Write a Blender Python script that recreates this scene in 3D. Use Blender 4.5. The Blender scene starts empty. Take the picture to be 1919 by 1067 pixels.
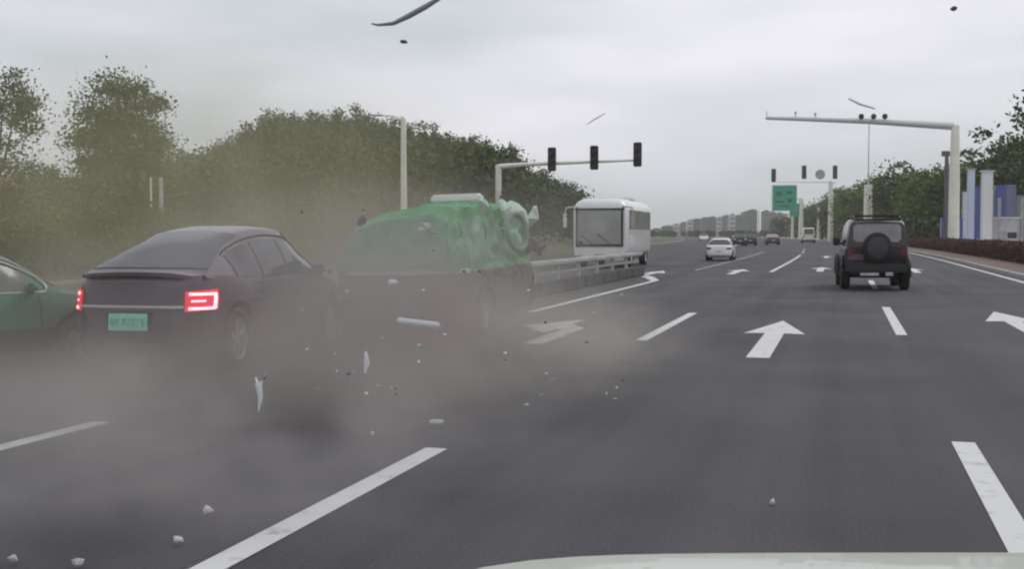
import bpy, bmesh, math, random
import numpy as np
from mathutils import Vector, Matrix, noise
random.seed(7); rng = np.random.default_rng(7)
PI = math.pi; R = math.radians
sc = bpy.context.scene; C = sc.collection

# ------------------------------------------------------------ camera
CAMH, YAW, PITCH, FPX = 1.5, R(15.8), R(2.5), 2195.0
cd = bpy.data.cameras.new('camera'); cam = bpy.data.objects.new('camera', cd); C.objects.link(cam)
cam.location = (0, 0, CAMH); cam.rotation_euler = (PI/2-PITCH, 0, YAW)
cd.sensor_width = 36; cd.lens = 36*FPX/1919; cd.clip_start = 0.05; cd.clip_end = 9000
sc.camera = cam
# ------------------------------------------------------------ sky: overcast
SUN_EL, SUN_AZ = R(48), R(40)
w = bpy.data.worlds.new('World'); sc.world = w; w.use_nodes = True
nt = w.node_tree; nt.nodes.clear()
def N(t, ty, **k):
    n = t.nodes.new(ty)
    for a, b in k.items(): setattr(n, a, b)
    return n
sky = N(nt, 'ShaderNodeTexSky', sky_type='NISHITA', sun_disc=False, sun_elevation=SUN_EL, sun_rotation=SUN_AZ, dust_density=4.0, air_density=1.5)
tc = N(nt, 'ShaderNodeTexCoord'); mp = N(nt, 'ShaderNodeMapping'); mp.inputs['Scale'].default_value = (1, 1, 4.5)
nz = N(nt, 'ShaderNodeTexNoise'); nz.inputs['Scale'].default_value = 2.2; nz.inputs['Detail'].default_value = 4
nz.inputs['Roughness'].default_value = .45
cr = N(nt, 'ShaderNodeValToRGB'); cr.color_ramp.elements[0].position = .38; cr.color_ramp.elements[1].position = .64
cr.color_ramp.elements[0].color = (6.3, 6.8, 7.25, 1); cr.color_ramp.elements[1].color = (9.4, 9.3, 10.0, 1)
mx = N(nt, 'ShaderNodeMixRGB'); mx.inputs['Fac'].default_value = .93
bg = N(nt, 'ShaderNodeBackground'); bg.inputs['Strength'].default_value = .1
wo = N(nt, 'ShaderNodeOutputWorld'); L_ = nt.links.new
L_(tc.outputs['Generated'], mp.inputs['Vector']); L_(mp.outputs[0], nz.inputs['Vector']); L_(nz.outputs['Fac'], cr.inputs['Fac'])
L_(sky.outputs[0], mx.inputs['Color1']); L_(cr.outputs[0], mx.inputs['Color2']); L_(mx.outputs[0], bg.inputs['Color']); L_(bg.outputs[0], wo.inputs['Surface'])
sl = bpy.data.lights.new('sun', 'SUN'); sl.energy = .9; sl.angle = R(25); sl.color = (1, .96, .9)
so = bpy.data.objects.new('sun', sl); C.objects.link(so)
so.rotation_euler = (PI/2-SUN_EL, 0, PI-SUN_AZ)
# ------------------------------------------------------------ exposure, sampling
sc.view_settings.view_transform = 'Standard'; sc.view_settings.look = 'None'
sc.view_settings.exposure = 0; sc.view_settings.gamma = 1; sc.view_settings.use_curve_mapping = False
cy = sc.cycles
cy.max_bounces = 5; cy.diffuse_bounces = 2; cy.glossy_bounces = 2; cy.transmission_bounces = 3; cy.volume_bounces = 1
cy.transparent_max_bounces = 8; cy.use_denoising = True; cy.volume_max_steps = 96; cy.volume_step_rate = .6
sc.render.filter_size = 1.9; cy.filter_width = 2.2

# ------------------------------------------------------------ helpers
def ray(px, py):
    x = (px-959.5)/FPX; y = -(py-533.5)/FPX
    d = (x, math.cos(PITCH)+y*math.sin(PITCH), -math.sin(PITCH)+y*math.cos(PITCH))
    c, s = math.cos(YAW), math.sin(YAW)
    return Vector((d[0]*c-d[1]*s, d[0]*s+d[1]*c, d[2])), d[1]
def G(px, py, z=0):
    d, _ = ray(px, py); t = (z-CAMH)/d.z; return Vector((d.x*t, d.y*t, z))
def U(px, py, Z):
    d, dy = ray(px, py); t = Z/dy; return Vector((d.x*t, d.y*t, d.z*t+CAMH))
def curve(y): return -.0003*max(0, y-60)**2 if y < 330 else -.0003*270**2-.162*(y-330)

MATS = {}
def P(name, col, rough=.6, metal=0, var=.12, scale=6, emis=None, es=0, alpha=1, coat=0, bump=0, trans=0, spec=.5):
    if name in MATS: return MATS[name]
    m = bpy.data.materials.new(name); m.use_nodes = True; t = m.node_tree; b = t.nodes['Principled BSDF']
    b.inputs['Roughness'].default_value = rough; b.inputs['Metallic'].default_value = metal
    b.inputs['Coat Weight'].default_value = coat; b.inputs['Alpha'].default_value = alpha
    b.inputs['Transmission Weight'].default_value = trans; b.inputs['Specular IOR Level'].default_value = spec
    c = N(t, 'ShaderNodeTexCoord'); n = N(t, 'ShaderNodeTexNoise'); n.inputs['Scale'].default_value = scale; n.inputs['Detail'].default_value = 5
    r = N(t, 'ShaderNodeValToRGB')
    r.color_ramp.elements[0].position = .3; r.color_ramp.elements[1].position = .7
    r.color_ramp.elements[0].color = tuple(x*(1-var) for x in col)+(1,)
    r.color_ramp.elements[1].color = tuple(min(1, x*(1+var)) for x in col)+(1,)
    t.links.new(c.outputs['Object'], n.inputs['Vector']); t.links.new(n.outputs['Fac'], r.inputs['Fac'])
    t.links.new(r.outputs['Color'], b.inputs['Base Color'])
    if bump:
        bp = N(t, 'ShaderNodeBump'); bp.inputs['Strength'].default_value = bump; t.links.new(n.outputs['Fac'], bp.inputs['Height']); t.links.new(bp.outputs[0], b.inputs['Normal'])
    if emis: b.inputs['Emission Color'].default_value = tuple(emis)+(1,); b.inputs['Emission Strength'].default_value = es
    MATS[name] = m; return m

def obj(name, verts, faces, m, parent=None, smooth=False, kind=None):
    me = bpy.data.meshes.new(name); me.from_pydata([tuple(v) for v in verts], [], faces); me.update()
    if smooth:
        me.shade_smooth()
        try: me.set_sharp_from_angle(angle=R(42))
        except Exception: pass
    if m: me.materials.append(m)
    o = bpy.data.objects.new(name, me); C.objects.link(o)
    if parent: o.parent = parent
    if kind: o['kind'] = kind
    return o
def link(name, me, parent=None):
    o = bpy.data.objects.new(name, me); C.objects.link(o)
    if parent: o.parent = parent
    return o
def tag(o, label, cat, group=None):
    o['label'] = label; o['category'] = cat
    if group: o['group'] = group
    return o
def thing(name, label, cat, loc=(0, 0, 0), rz=0, group=None):
    o = bpy.data.objects.new(name, None); C.objects.link(o); o.location = loc; o.rotation_euler = (0, 0, rz)
    o.empty_display_size = .2
    return tag(o, label, cat, group)
def copy_tree(o, parent=None):
    c = o.copy(); C.objects.link(c)
    if parent: c.parent = parent
    for ch in list(o.children): copy_tree(ch, c)
    return c

class MB:
    def __init__(s): s.v = []; s.f = []
    def add(s, v, f):
        n = len(s.v); s.v += [tuple(x) for x in v]; s.f += [tuple(n+i for i in q) for q in f]; return s
    def box(s, c, d, bev=0, rot=None):
        bm = bmesh.new(); bmesh.ops.create_cube(bm, size=1); bmesh.ops.scale(bm, vec=d, verts=bm.verts)
        if bev: bmesh.ops.bevel(bm, geom=bm.edges[:], offset=bev, segments=2, affect='EDGES')
        if rot: bmesh.ops.rotate(bm, verts=bm.verts, matrix=rot)
        bmesh.ops.translate(bm, vec=c, verts=bm.verts); return s.bm(bm)
    def bm(s, bm):
        bm.verts.index_update(); s.add([v.co for v in bm.verts], [[v.index for v in f.verts] for f in bm.faces]); bm.free(); return s
    def tube(s, pts, rad, n=8, cap=True):
        pts = [Vector(p) for p in pts]; rr = rad if isinstance(rad, (list, tuple)) else [rad]*len(pts); V = []; F = []
        for i, p in enumerate(pts):
            t = (pts[min(i+1, len(pts)-1)]-pts[max(i-1, 0)]).normalized()
            a = Vector((0, 0, 1)) if abs(t.z) < .9 else Vector((1, 0, 0))
            u = t.cross(a).normalized(); w_ = t.cross(u)
            for k in range(n):
                q = 2*PI*k/n; V.append(p+(u*math.cos(q)+w_*math.sin(q))*rr[i])
        for i in range(len(pts)-1):
            for k in range(n): F.append((i*n+k, i*n+(k+1) % n, (i+1)*n+(k+1) % n, (i+1)*n+k))
        if cap: F.append(tuple(range(n))[::-1]); F.append(tuple((len(pts)-1)*n+k for k in range(n)))
        return s.add(V, F)
    def lathe(s, prof, n=24, axis='x', c=(0, 0, 0)):   # prof (axial, radius)
        V = []; F = []; m = len(prof)
        for k in range(n):
            q = 2*PI*k/n; cs, sn = math.cos(q), math.sin(q)
            for a, r in prof:
                V.append((c[0]+a, c[1]+r*cs, c[2]+r*sn) if axis == 'x' else ((c[0]+r*cs, c[1]+r*sn, c[2]+a) if axis == 'z' else (c[0]+r*cs, c[1]+a, c[2]+r*sn)))
        for k in range(n):
            for j in range(m-1):
                F.append((k*m+j, ((k+1) % n)*m+j, ((k+1) % n)*m+j+1, k*m+j+1))
        return s.add(V, F)
    def sheet(s, pts, th=0):    # grid pts[i][j] -> surface with thickness along -normal guess (given both layers)
        a = len(pts); b = len(pts[0]); n0 = len(s.v)
        top = [p[0] for row in pts for p in row]; bot = [p[1] for row in pts for p in row]
        F = []; o = a*b
        for i in range(a-1):
            for j in range(b-1):
                F.append((i*b+j, i*b+j+1, (i+1)*b+j+1, (i+1)*b+j)); F.append((o+i*b+j, o+(i+1)*b+j, o+(i+1)*b+j+1, o+i*b+j+1))
        for i in range(a-1):
            F.append((i*b, (i+1)*b, o+(i+1)*b, o+i*b)); F.append((i*b+b-1, o+i*b+b-1, o+(i+1)*b+b-1, (i+1)*b+b-1))
        for j in range(b-1):
            F.append((j, o+j, o+j+1, j+1)); F.append(((a-1)*b+j, (a-1)*b+j+1, o+(a-1)*b+j+1, o+(a-1)*b+j))
        return s.add(top+bot, F)
    def warp(s, fn): s.v = [fn(v) for v in s.v]; return s
    def build(s, name, m, parent=None, smooth=False, kind=None): return obj(name, s.v, s.f, m, parent, smooth, kind)

# ------------------------------------------------------------ materials
def asphalt():
    m = bpy.data.materials.new('asphalt'); m.use_nodes = True; t = m.node_tree; b = t.nodes['Principled BSDF']
    g = N(t, 'ShaderNodeNewGeometry')
    n1 = N(t, 'ShaderNodeTexNoise'); n1.inputs['Scale'].default_value = .35; n1.inputs['Detail'].default_value = 6
    n2 = N(t, 'ShaderNodeTexNoise'); n2.inputs['Scale'].default_value = 45; n2.inputs['Detail'].default_value = 3
    mp2 = N(t, 'ShaderNodeMapping'); mp2.inputs['Scale'].default_value = (1.6, .04, 1)
    n3 = N(t, 'ShaderNodeTexNoise'); n3.inputs['Scale'].default_value = 1; n3.inputs['Detail'].default_value = 4
    t.links.new(g.outputs['Position'], n1.inputs['Vector']); t.links.new(g.outputs['Position'], n2.inputs['Vector'])
    t.links.new(g.outputs['Position'], mp2.inputs['Vector']); t.links.new(mp2.outputs[0], n3.inputs['Vector'])
    a1 = N(t, 'ShaderNodeMath', operation='ADD'); a2 = N(t, 'ShaderNodeMath', operation='ADD')
    t.links.new(n1.outputs['Fac'], a1.inputs[0]); t.links.new(n3.outputs['Fac'], a1.inputs[1])
    t.links.new(a1.outputs[0], a2.inputs[0]); t.links.new(n2.outputs['Fac'], a2.inputs[1])
    r = N(t, 'ShaderNodeMapRange'); r.inputs[1].default_value = 1.2; r.inputs[2].default_value = 1.8
    t.links.new(a2.outputs[0], r.inputs[0])
    c = N(t, 'ShaderNodeValToRGB'); c.color_ramp.elements[0].color = (.044, .041, .046, 1); c.color_ramp.elements[1].color = (.090, .084, .090, 1)
    t.links.new(r.outputs[0], c.inputs['Fac']); t.links.new(c.outputs[0], b.inputs['Base Color'])
    bp = N(t, 'ShaderNodeBump'); bp.inputs['Strength'].default_value = .35; bp.inputs['Distance'].default_value = .01
    t.links.new(n2.outputs['Fac'], bp.inputs['Height']); t.links.new(bp.outputs[0], b.inputs['Normal'])
    b.inputs['Roughness'].default_value = .8; b.inputs['Specular IOR Level'].default_value = .25
    return m
M_ASPH = asphalt()
def paintmat():
    m = bpy.data.materials.new('road_paint'); m.use_nodes = True; t = m.node_tree; b = t.nodes['Principled BSDF']
    g = N(t, 'ShaderNodeNewGeometry'); n = N(t, 'ShaderNodeTexNoise'); n.inputs['Scale'].default_value = 5; n.inputs['Detail'].default_value = 8; n.inputs['Roughness'].default_value = .7
    t.links.new(g.outputs['Position'], n.inputs['Vector']); c = N(t, 'ShaderNodeValToRGB')
    c.color_ramp.elements[0].position = .3; c.color_ramp.elements[0].color = (.30, .30, .30, 1); c.color_ramp.elements[1].position = .46; c.color_ramp.elements[1].color = (.60, .60, .60, 1)
    t.links.new(n.outputs['Fac'], c.inputs['Fac']); t.links.new(c.outputs[0], b.inputs['Base Color']); b.inputs['Roughness'].default_value = .7
    return m
M_PAINT = paintmat()
M_GROUND = P('verge_soil', (.085, .088, .05), .95, scale=.4, var=.35)
M_SOIL = P('brown_soil', (.16, .11, .09), .95, scale=2, var=.3, bump=.3)
M_KERB = P('kerb_concrete', (.34, .32, .30), .85, scale=3, var=.2)
M_CONC = P('concrete', (.40, .39, .37), .8, scale=2, var=.2)
M_DARKC = P('dirty_barrier', (.055, .05, .05), .8, scale=2, var=.3)
M_POLE = P('painted_pole', (.84, .82, .71), .5, scale=1.5, var=.08)
M_STEEL = P('grey_steel', (.50, .50, .52), .45, scale=2, var=.1)
M_BLACK = P('black_plastic', (.02, .02, .022), .5)
M_RUB = P('tyre_rubber', (.022, .021, .021), .85)
M_RIM = P('alloy', (.55, .55, .57), .35, .6)
M_GLASS = P('tinted_glass', (.03, .033, .036), .08, 0, spec=.8)
M_GGLASS = P('pale_window_glass', (.10, .26, .14), .4, 0, spec=.45, var=.3)
M_HAZEGL = P('suv_window_glass', (.30, .29, .31), .2, 0, var=.25, scale=3, spec=.8)
M_RED = P('tail_lens', (.35, .01, .02), .2, emis=(1, .02, .05), es=.8)
M_LIT = P('lit_tail_bar', (.8, .2, .2), .3, emis=(1, .25, .30), es=5.0)
M_DIMRED = P('unlit_red_lens', (.14, .015, .015), .2)
M_LENS = P('clear_lens', (.75, .75, .75), .15)
M_WHITE = P('white_paint', (.74, .74, .74), .3, coat=.5, var=.04)
M_CREAM = P('cream_paint', (.72, .68, .60), .35, coat=.4, var=.05)
M_SEDAN = P('dark_grey_car_paint', (.055, .030, .045), .32, .2, var=.06, coat=.8)
M_SUV = P('maroon_car_paint', (.036, .019, .027), .38, .25, var=.08, coat=.6)
M_TRIM = P('light_trim', (.5, .48, .45), .35, .4)
M_PLATEG = P('green_plate', (.30, .85, .62), .5, var=.15, scale=9)
M_PLATEI = P('plate_ink', (.10, .42, .30), .6)
M_PLATEB = P('blue_plate', (.05, .12, .4), .5)
M_BARK = P('bark', (.11, .09, .07), .95, var=.3, scale=8)
M_GREENSIGN = P('green_sign_face', (.02, .34, .20), .5, var=.05)
M_DEB = P('pale_debris', (.62, .60, .58), .6, var=.15)
M_DEBD = P('dark_debris', (.12, .12, .13), .7, var=.2)
M_BUSG = P('bus_glass', (.30, .31, .29), .12, var=.25, scale=.8, spec=.7)
M_DEBB = P('pale_green_debris', (.40, .50, .44), .55, var=.15)

def twotone(name, up, lo, z):
    m = P(name, up, .6, .0, var=.25, scale=4, coat=.0); t = m.node_tree; b = t.nodes['Principled BSDF']
    ramp = [n for n in t.nodes if n.type == 'VALTORGB'][0]; c = [n for n in t.nodes if n.type == 'TEX_COORD'][0]
    s = N(t, 'ShaderNodeSeparateXYZ'); t.links.new(c.outputs['Object'], s.inputs[0])
    g = N(t, 'ShaderNodeMath', operation='LESS_THAN'); g.inputs[1].default_value = z; t.links.new(s.outputs['Z'], g.inputs[0])
    x = N(t, 'ShaderNodeMixRGB'); x.inputs['Color2'].default_value = lo+(1,)
    t.links.new(g.outputs[0], x.inputs['Fac']); t.links.new(ramp.outputs[0], x.inputs['Color1']); t.links.new(x.outputs[0], b.inputs['Base Color'])
    return m
M_TAXI = twotone('green_over_dark_taxi_paint', (.045, .25, .085), (.045, .022, .026), .93)
M_TAXI2 = twotone('green_taxi_paint', (.05, .20, .13), (.03, .03, .03), .50)

def leafmat(name, a, b_, sc_=.6):
    m = bpy.data.materials.new(name); m.use_nodes = True; t = m.node_tree; b = t.nodes['Principled BSDF']
    g = N(t, 'ShaderNodeNewGeometry'); n = N(t, 'ShaderNodeTexNoise'); n.inputs['Scale'].default_value = sc_; n.inputs['Detail'].default_value = 4
    t.links.new(g.outputs['Position'], n.inputs['Vector'])
    c = N(t, 'ShaderNodeValToRGB'); c.color_ramp.elements[0].position = .35; c.color_ramp.elements[1].position = .65
    c.color_ramp.elements[0].color = a+(1,); c.color_ramp.elements[1].color = b_+(1,)
    t.links.new(n.outputs['Fac'], c.inputs['Fac']); t.links.new(c.outputs[0], b.inputs['Base Color'])
    b.inputs['Roughness'].default_value = .7; b.inputs['Specular IOR Level'].default_value = .2; MATS[name] = m; return m
M_LEAF = leafmat('olive_leaves', (.060, .078, .026), (.13, .155, .05))
M_LEAFD = leafmat('dark_leaves', (.045, .060, .018), (.10, .125, .040), .35)
M_LEAFG = leafmat('green_leaves', (.065, .10, .022), (.15, .195, .045), .3)
M_HEDGE = leafmat('reddish_hedge_leaves', (.075, .03, .028), (.12, .055, .042), 1.2)

# ------------------------------------------------------------ ground, road, markings
def strip(name, x0, x1, y0, y1, z, m, step=6, kind='structure', th=0, parent=None):
    ys = list(np.arange(y0, y1, step))+[y1]; V = []; F = []
    for y in ys:
        c = curve(y); V += [(x0+c, y, z), (x1+c, y, z)]
    for i in range(len(ys)-1): F.append((2*i, 2*i+1, 2*i+3, 2*i+2))
    if th:
        n = len(V); V += [(a, b, c-th) for a, b, c in V]
        F += [(2*i+n, 2*i+2+n, 2*i+3+n, 2*i+1+n) for i in range(len(ys)-1)]
        for i in range(len(ys)-1): F += [(2*i, 2*i+2, 2*i+2+n, 2*i+n), (2*i+1, 2*i+1+n, 2*i+3+n, 2*i+3)]
        F += [(0, n, n+1, 1), (len(V)//2-2, len(V)//2-1, len(V)-1, len(V)-2)]
    return obj(name, V, F, m, parent, kind=kind)
gr = MB(); 
for i in range(20):
    for j in range(20):
        x, y = -3000+i*300, -3000+j*300
        gr.add([(x, y, -.03), (x+300, y, -.03), (x+300, y+300, -.03), (x, y+300, -.03)], [(0, 1, 2, 3)])
gr.build('ground', M_GROUND, kind='structure')
strip('road', -22, 5.75, -20, 900, 0, M_ASPH)
strip('kerb', 5.75, 5.93, -20, 500, .12, M_KERB, th=.15)
strip('verge', 5.93, 11.0, -20, 500, .09, M_SOIL, th=.12)
strip('pavement', 11.0, 16.0, -20, 500, .10, M_CONC, th=.12)
strip('kerb', -22.2, -22.0, -20, 500, .12, M_KERB, th=.15)

def marking(name, pts, label):
    V = [(x+curve(y), y, .006) for x, y in pts]
    o = obj(name, V, [tuple(range(len(V)))], M_PAINT, kind='structure'); return o
def line(x, y0, y1, wd=.16, name='lane_line'):
    ys = [y0]+[k for k in np.arange(math.ceil(y0/5)*5, y1, 5) if k > y0]+[y1]
    V = []; F = []
    for y in ys: V += [(x-wd/2+curve(y), y, .005), (x+wd/2+curve(y), y, .005)]
    for i in range(len(ys)-1): F.append((2*i, 2*i+1, 2*i+3, 2*i+2))
    return obj(name, V, F, M_PAINT, kind='structure')
line(-2.71, 1.4, 7.65); line(-2.71, 16.2, 22.1)
line(-2.71, 46.5, 84); line(-2.71, 93, 99); line(-2.71, 108, 114)
line(.84, 2.8, 8.9); line(.84, 18.1, 24.9); line(.84, 33, 39); line(.84, 48, 54); line(.84, 63, 69); line(.84, 78, 84); line(.84, 93, 99)
line(5.3, -10, 300, .17, 'edge_line')
line(-5.65, 2.0, 8.0); line(-5.72, 21.5, 35.6, .17)
line(-5.8, 48, 96, .08)
# hook that closes the solid line round the median nose
marking('lane_line', [(-5.64, 35.6), (-5.64, 37.2), (-6.3, 40.2), (-7.7, 44.2), (-7.9, 43.8), (-6.55, 39.6), (-5.85, 36.9), (-5.81, 35.6)], '')
def arrow(x, y0, bent=0):
    pts = [(-.14, 0), (.14, 0), (.14, 3.6), (.45, 3.5), (0, 6.2), (-.45, 3.5), (-.14, 3.6)]
    if bent: pts = [(-.14, 0), (.14, 0), (.14, 2.7), (-.25, 3.6), (-.25, 4.6), (-.95, 3.0), (-.25, 1.7), (-.25, 2.5), (-.14, 2.3)]
    o = marking('road_arrow', [(x+a, y0+b) for a, b in pts], ''); return o
arrow(-.98, 14.3); arrow(2.78, 17.8); arrow(-4.05, 15.3, 1); arrow(-.9, 47.5); arrow(-4.0, 43.5); arrow(2.75, 47); arrow(-.95, 74); arrow(2.7, 74); arrow(-6.9, 40.5, 0)

# ------------------------------------------------------------ median barrier with pale rail
def median(y0, y1):
    t = thing('median_barrier', 'low grey median barrier with pale top rail running up to the white bus', 'barrier', (0, 0, 0))
    n = int((y1-y0)/2.5)
    pm = bpy.data.meshes.new('post'); mb = MB(); mb.box((0, 0, .5), (.10, .10, .46), .01); pm.from_pydata(mb.v, [], mb.f); pm.materials.append(M_STEEL)
    base = bpy.data.meshes.new('base_block'); mb = MB(); mb.box((0, 0, .15), (.5, 2.48, .30), .03)
    base.from_pydata(mb.v, [], mb.f); base.materials.append(M_DARKC)
    rm = bpy.data.meshes.new('rail'); mb = MB(); mb.box((0, 0, .76), (.34, 2.5, .11), .03); mb.box((0, 0, .50), (.06, 2.5, .07), .01)
    rm.from_pydata(mb.v, [], mb.f); rm.materials.append(M_CONC)
    for i in range(n):
        b = link('base_block', base, t); b.location = (-7.15, y0+i*2.5+1.25, 0)
        q_ = link('post', pm, t); q_.location = (-7.15, y0+i*2.5+.1, 0)
        r = link('rail', rm, t); r.location = (-7.15, y0+i*2.5+1.25, 0)
    return t
median(19.5, 44)

# ------------------------------------------------------------ cars
def interp(tab, x):
    xs = [a for a, _ in tab]; ys = [b for _, b in tab]
    n = len(xs)
    if x <= xs[0]: return ys[0]
    if x >= xs[-1]: return ys[-1]
    i = max(k for k in range(n) if xs[k] <= x); i = min(i, n-2)
    h = xs[i+1]-xs[i]; t = (x-xs[i])/h
    def sl(k):
        if k == 0: return (ys[1]-ys[0])/(xs[1]-xs[0])
        if k == n-1: return (ys[-1]-ys[-2])/(xs[-1]-xs[-2])
        a = (ys[k]-ys[k-1])/(xs[k]-xs[k-1]); b = (ys[k+1]-ys[k])/(xs[k+1]-xs[k])
        return 0 if a*b <= 0 else 2*a*b/(a+b)
    m0, m1 = sl(i)*h, sl(i+1)*h
    return (2*t**3-3*t*t+1)*ys[i]+(t**3-2*t*t+t)*m0+(-2*t**3+3*t*t)*ys[i+1]+(t**3-t*t)*m1

SEDAN = dict(L=4.72, W=1.88, zb=.2, clear=.2, wr=.34, wb=(-1.45, 1.43), pw=5.6,
    top=[(-1, .90), (-.97, 1.00), (-.90, 1.015), (-.7, 1.0), (-.2, .95), (.35, .97), (.55, .94), (.8, .83), (.94, .72), (1, .60)],
    roof=[(-.86, 1.02), (-.72, 1.16), (-.5, 1.37), (-.28, 1.50), (-.05, 1.545), (.15, 1.53), (.3, 1.42), (.45, 1.20), (.58, .97)],
    rear_glass=(-.80, -.36), front_glass=(.20, .56), side=[(-.56, -.30), (-.27, .02), (.05, .42)], rw=.57)
MPV = dict(L=4.3, W=1.76, zb=.22, clear=.22, wr=.33, wb=(-1.35, 1.35), pw=6,
    top=[(-1, .95), (-.95, .98), (-.6, 1.0), (.5, .98), (.7, .94), (.9, .8), (1, .62)],
    roof=[(-.985, .98), (-.95, 1.35), (-.88, 1.74), (-.75, 1.86), (-.4, 1.89), (.3, 1.89), (.58, 1.84), (.75, 1.5), (.88, 1.0)],
    rear_glass=(-.975, -.86), front_glass=(.60, .86), side=[(-.78, -.44), (-.38, .08), (.14, .58)], rw=.70)
SMALL = dict(SEDAN, top=[(-1, .86), (-.97, .95), (-.90, .97), (-.7, .97), (-.2, .92), (.35, .94), (.55, .91), (.8, .80), (.94, .70), (1, .58)],
    roof=[(-.68, .98), (-.56, 1.16), (-.42, 1.36), (-.28, 1.44), (-.05, 1.46), (.15, 1.45), (.28, 1.37), (.42, 1.15), (.52, .96)],
    rear_glass=(-.65, -.42), front_glass=(.18, .5), side=[(-.44, -.2), (-.16, .1), (.13, .38)], L=4.5, W=1.78)

class Car:
    def __init__(s, sp, crumple=None):
        s.sp = sp; s.hl = sp['L']/2; s.hw = sp['W']/2; s.cr = crumple or (lambda v: v)
        pts = []
        for i in range(401):
            a = -PI/2+PI*i/400; e = 2/sp['pw']
            x = s.hw*abs(math.cos(a))**e; y = s.hl*abs(math.sin(a))**e*(1 if a > 0 else -1)
            x *= 1-.05*abs(y/s.hl)**3
            pts.append((x, y))
        s.pts = pts; s.arc = [0]
        for i in range(400): s.arc.append(s.arc[-1]+math.dist(pts[i], pts[i+1]))
        s.tot = s.arc[-1]
        # fascia bow
    def out(s, a):      # arc length from rear centre
        a = max(0, min(s.tot, a)); i = int(np.searchsorted(s.arc, a))-1; i = max(0, min(399, i))
        d = s.arc[i+1]-s.arc[i]; t = (a-s.arc[i])/d if d else 0
        p, q = s.pts[i], s.pts[i+1]; return p[0]+(q[0]-p[0])*t, p[1]+(q[1]-p[1])*t
    def ztop(s, y): return interp(s.sp['top'], y/s.hl)
    def lev(s, k):      # (x mult, y mult) by height share
        return (interp([(0, .93), (.15, .98), (.35, 1), (.7, .995), (.9, .97), (1, .93)], k),
                interp([(0, .955), (.15, .985), (.35, 1), (.62, .995), (.7, .985), (.9, .98), (1, .965)], k))
    def side(s, a, z, off=0, sgn=1):
        x, y = s.out(a); x2, y2 = s.out(a+.02); x1, y1 = s.out(a-.02)
        nx, ny = (y2-y1), -(x2-x1); l = math.hypot(nx, ny) or 1; nx /= l; ny /= l
        zt = s.ztop(y); k = max(0, min(1, (z-s.sp['zb'])/(zt-s.sp['zb']))); mx_, my_ = s.lev(k)
        return s.cr(Vector((sgn*(x*mx_+nx*off), y*my_+ny*off, z)))
    def body(s, m, parent, ns=64, nk=9, arches=True):
        V = []; F = []; A = [s.tot*i/ns for i in range(ns+1)]
        loop = [(a, 1) for a in A]+[(a, -1) for a in A[1:-1][::-1]]; n = len(loop)
        for k in range(nk+1):
            for a, sg in loop:
                x, y = s.out(a); z = s.sp['zb']+(s.ztop(y)-s.sp['zb'])*k/nk
                V.append(s.side(a, z, 0, sg))
        for k in range(nk):
            for i in range(n): F.append((k*n+i, k*n+(i+1) % n, (k+1)*n+(i+1) % n, (k+1)*n+i))
        nc = 6; b0 = nk*n
        def idx(lvl, i, sg): return lvl*n+(i if sg > 0 or i in (0, ns) else n-i)
        rows = {}
        for i in range(1, ns):
            p = V[idx(nk, i, 1)]; q = V[idx(nk, i, -1)]; row = [idx(nk, i, 1)]
            for c in range(1, nc):
                t = c/nc; r = p.lerp(q, t); r = r+Vector((0, 0, .045*(1-(2*t-1)**4))); V.append(r); row.append(len(V)-1)
            row.append(idx(nk, i, -1)); rows[i] = row
        for i in range(1, ns-1):
            for c in range(nc): F.append((rows[i][c], rows[i+1][c], rows[i+1][c+1], rows[i][c+1]))
        for c in range(nc): F.append((idx(nk, 0, 1), rows[1][c], rows[1][c+1])); F.append((idx(nk, ns, 1), rows[ns-1][c+1], rows[ns-1][c]))
        for i in range(1, ns-1): F.append((idx(0, i, 1), idx(0, i, -1), idx(0, i+1, -1), idx(0, i+1, 1)))
        F.append((idx(0, 0, 1), idx(0, 1, -1), idx(0, 1, 1))); F.append((idx(0, ns, 1), idx(0, ns-1, 1), idx(0, ns-1, -1)))
        o = obj('body', V, F, m, parent, True)
        if arches:
            mb = MB(); r = s.sp['wr']+.06
            for wy in s.sp['wb']:
                for sg in (1, -1):
                    mb.lathe([(-.14, 0.001), (-.14, r), (.14, r), (.14, .001)], 28, 'x', (sg*(s.hw-.08), wy, s.sp['wr']))
            c = mb.build('cutter', M_BLACK)
            md = o.modifiers.new('b', 'BOOLEAN'); md.operation = 'DIFFERENCE'; md.solver = 'EXACT'; md.object = c
            bpy.context.view_layer.update()
            me = bpy.data.meshes.new_from_object(o.evaluated_get(bpy.context.evaluated_depsgraph_get()))
            o.modifiers.clear(); o.data = me; me.name = 'body'
            me.shade_smooth(); me.set_sharp_from_angle(angle=R(42))
            bpy.data.objects.remove(c)
        return o
    def gh(s, u, v, off=0):     # greenhouse surface, u = y share, v 0 belt .. 1 centre, sign by v<0
        sg = 1 if v >= 0 else -1; v = abs(v); sp = s.sp
        y = u*s.hl; zr = interp(sp['roof'], u); zb = s.ztop(y)-.03; k = max(0, min(1, (zr-zb)/.42))
        xb = interp([(-1, .80), (-.8, .86), (-.5, .90), (.2, .92), (.6, .86)], u)*s.hw; xr = xb+(sp['rw']-s.hw*.92)*k*(1 if u > -2 else 1)
        if v <= .6:
            a = v/.6; x = xb+(xr-xb)*a+.03*math.sin(PI*a)*k; z = zb+(zr-.08*k-zb)*a
        else:
            a = (v-.6)/.4*PI/2; x = xr*max(0, math.cos(a))**.55; z = zr-.08*k+.08*k*math.sin(a)**.7
        return Vector((sg*x, y, z))
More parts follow.
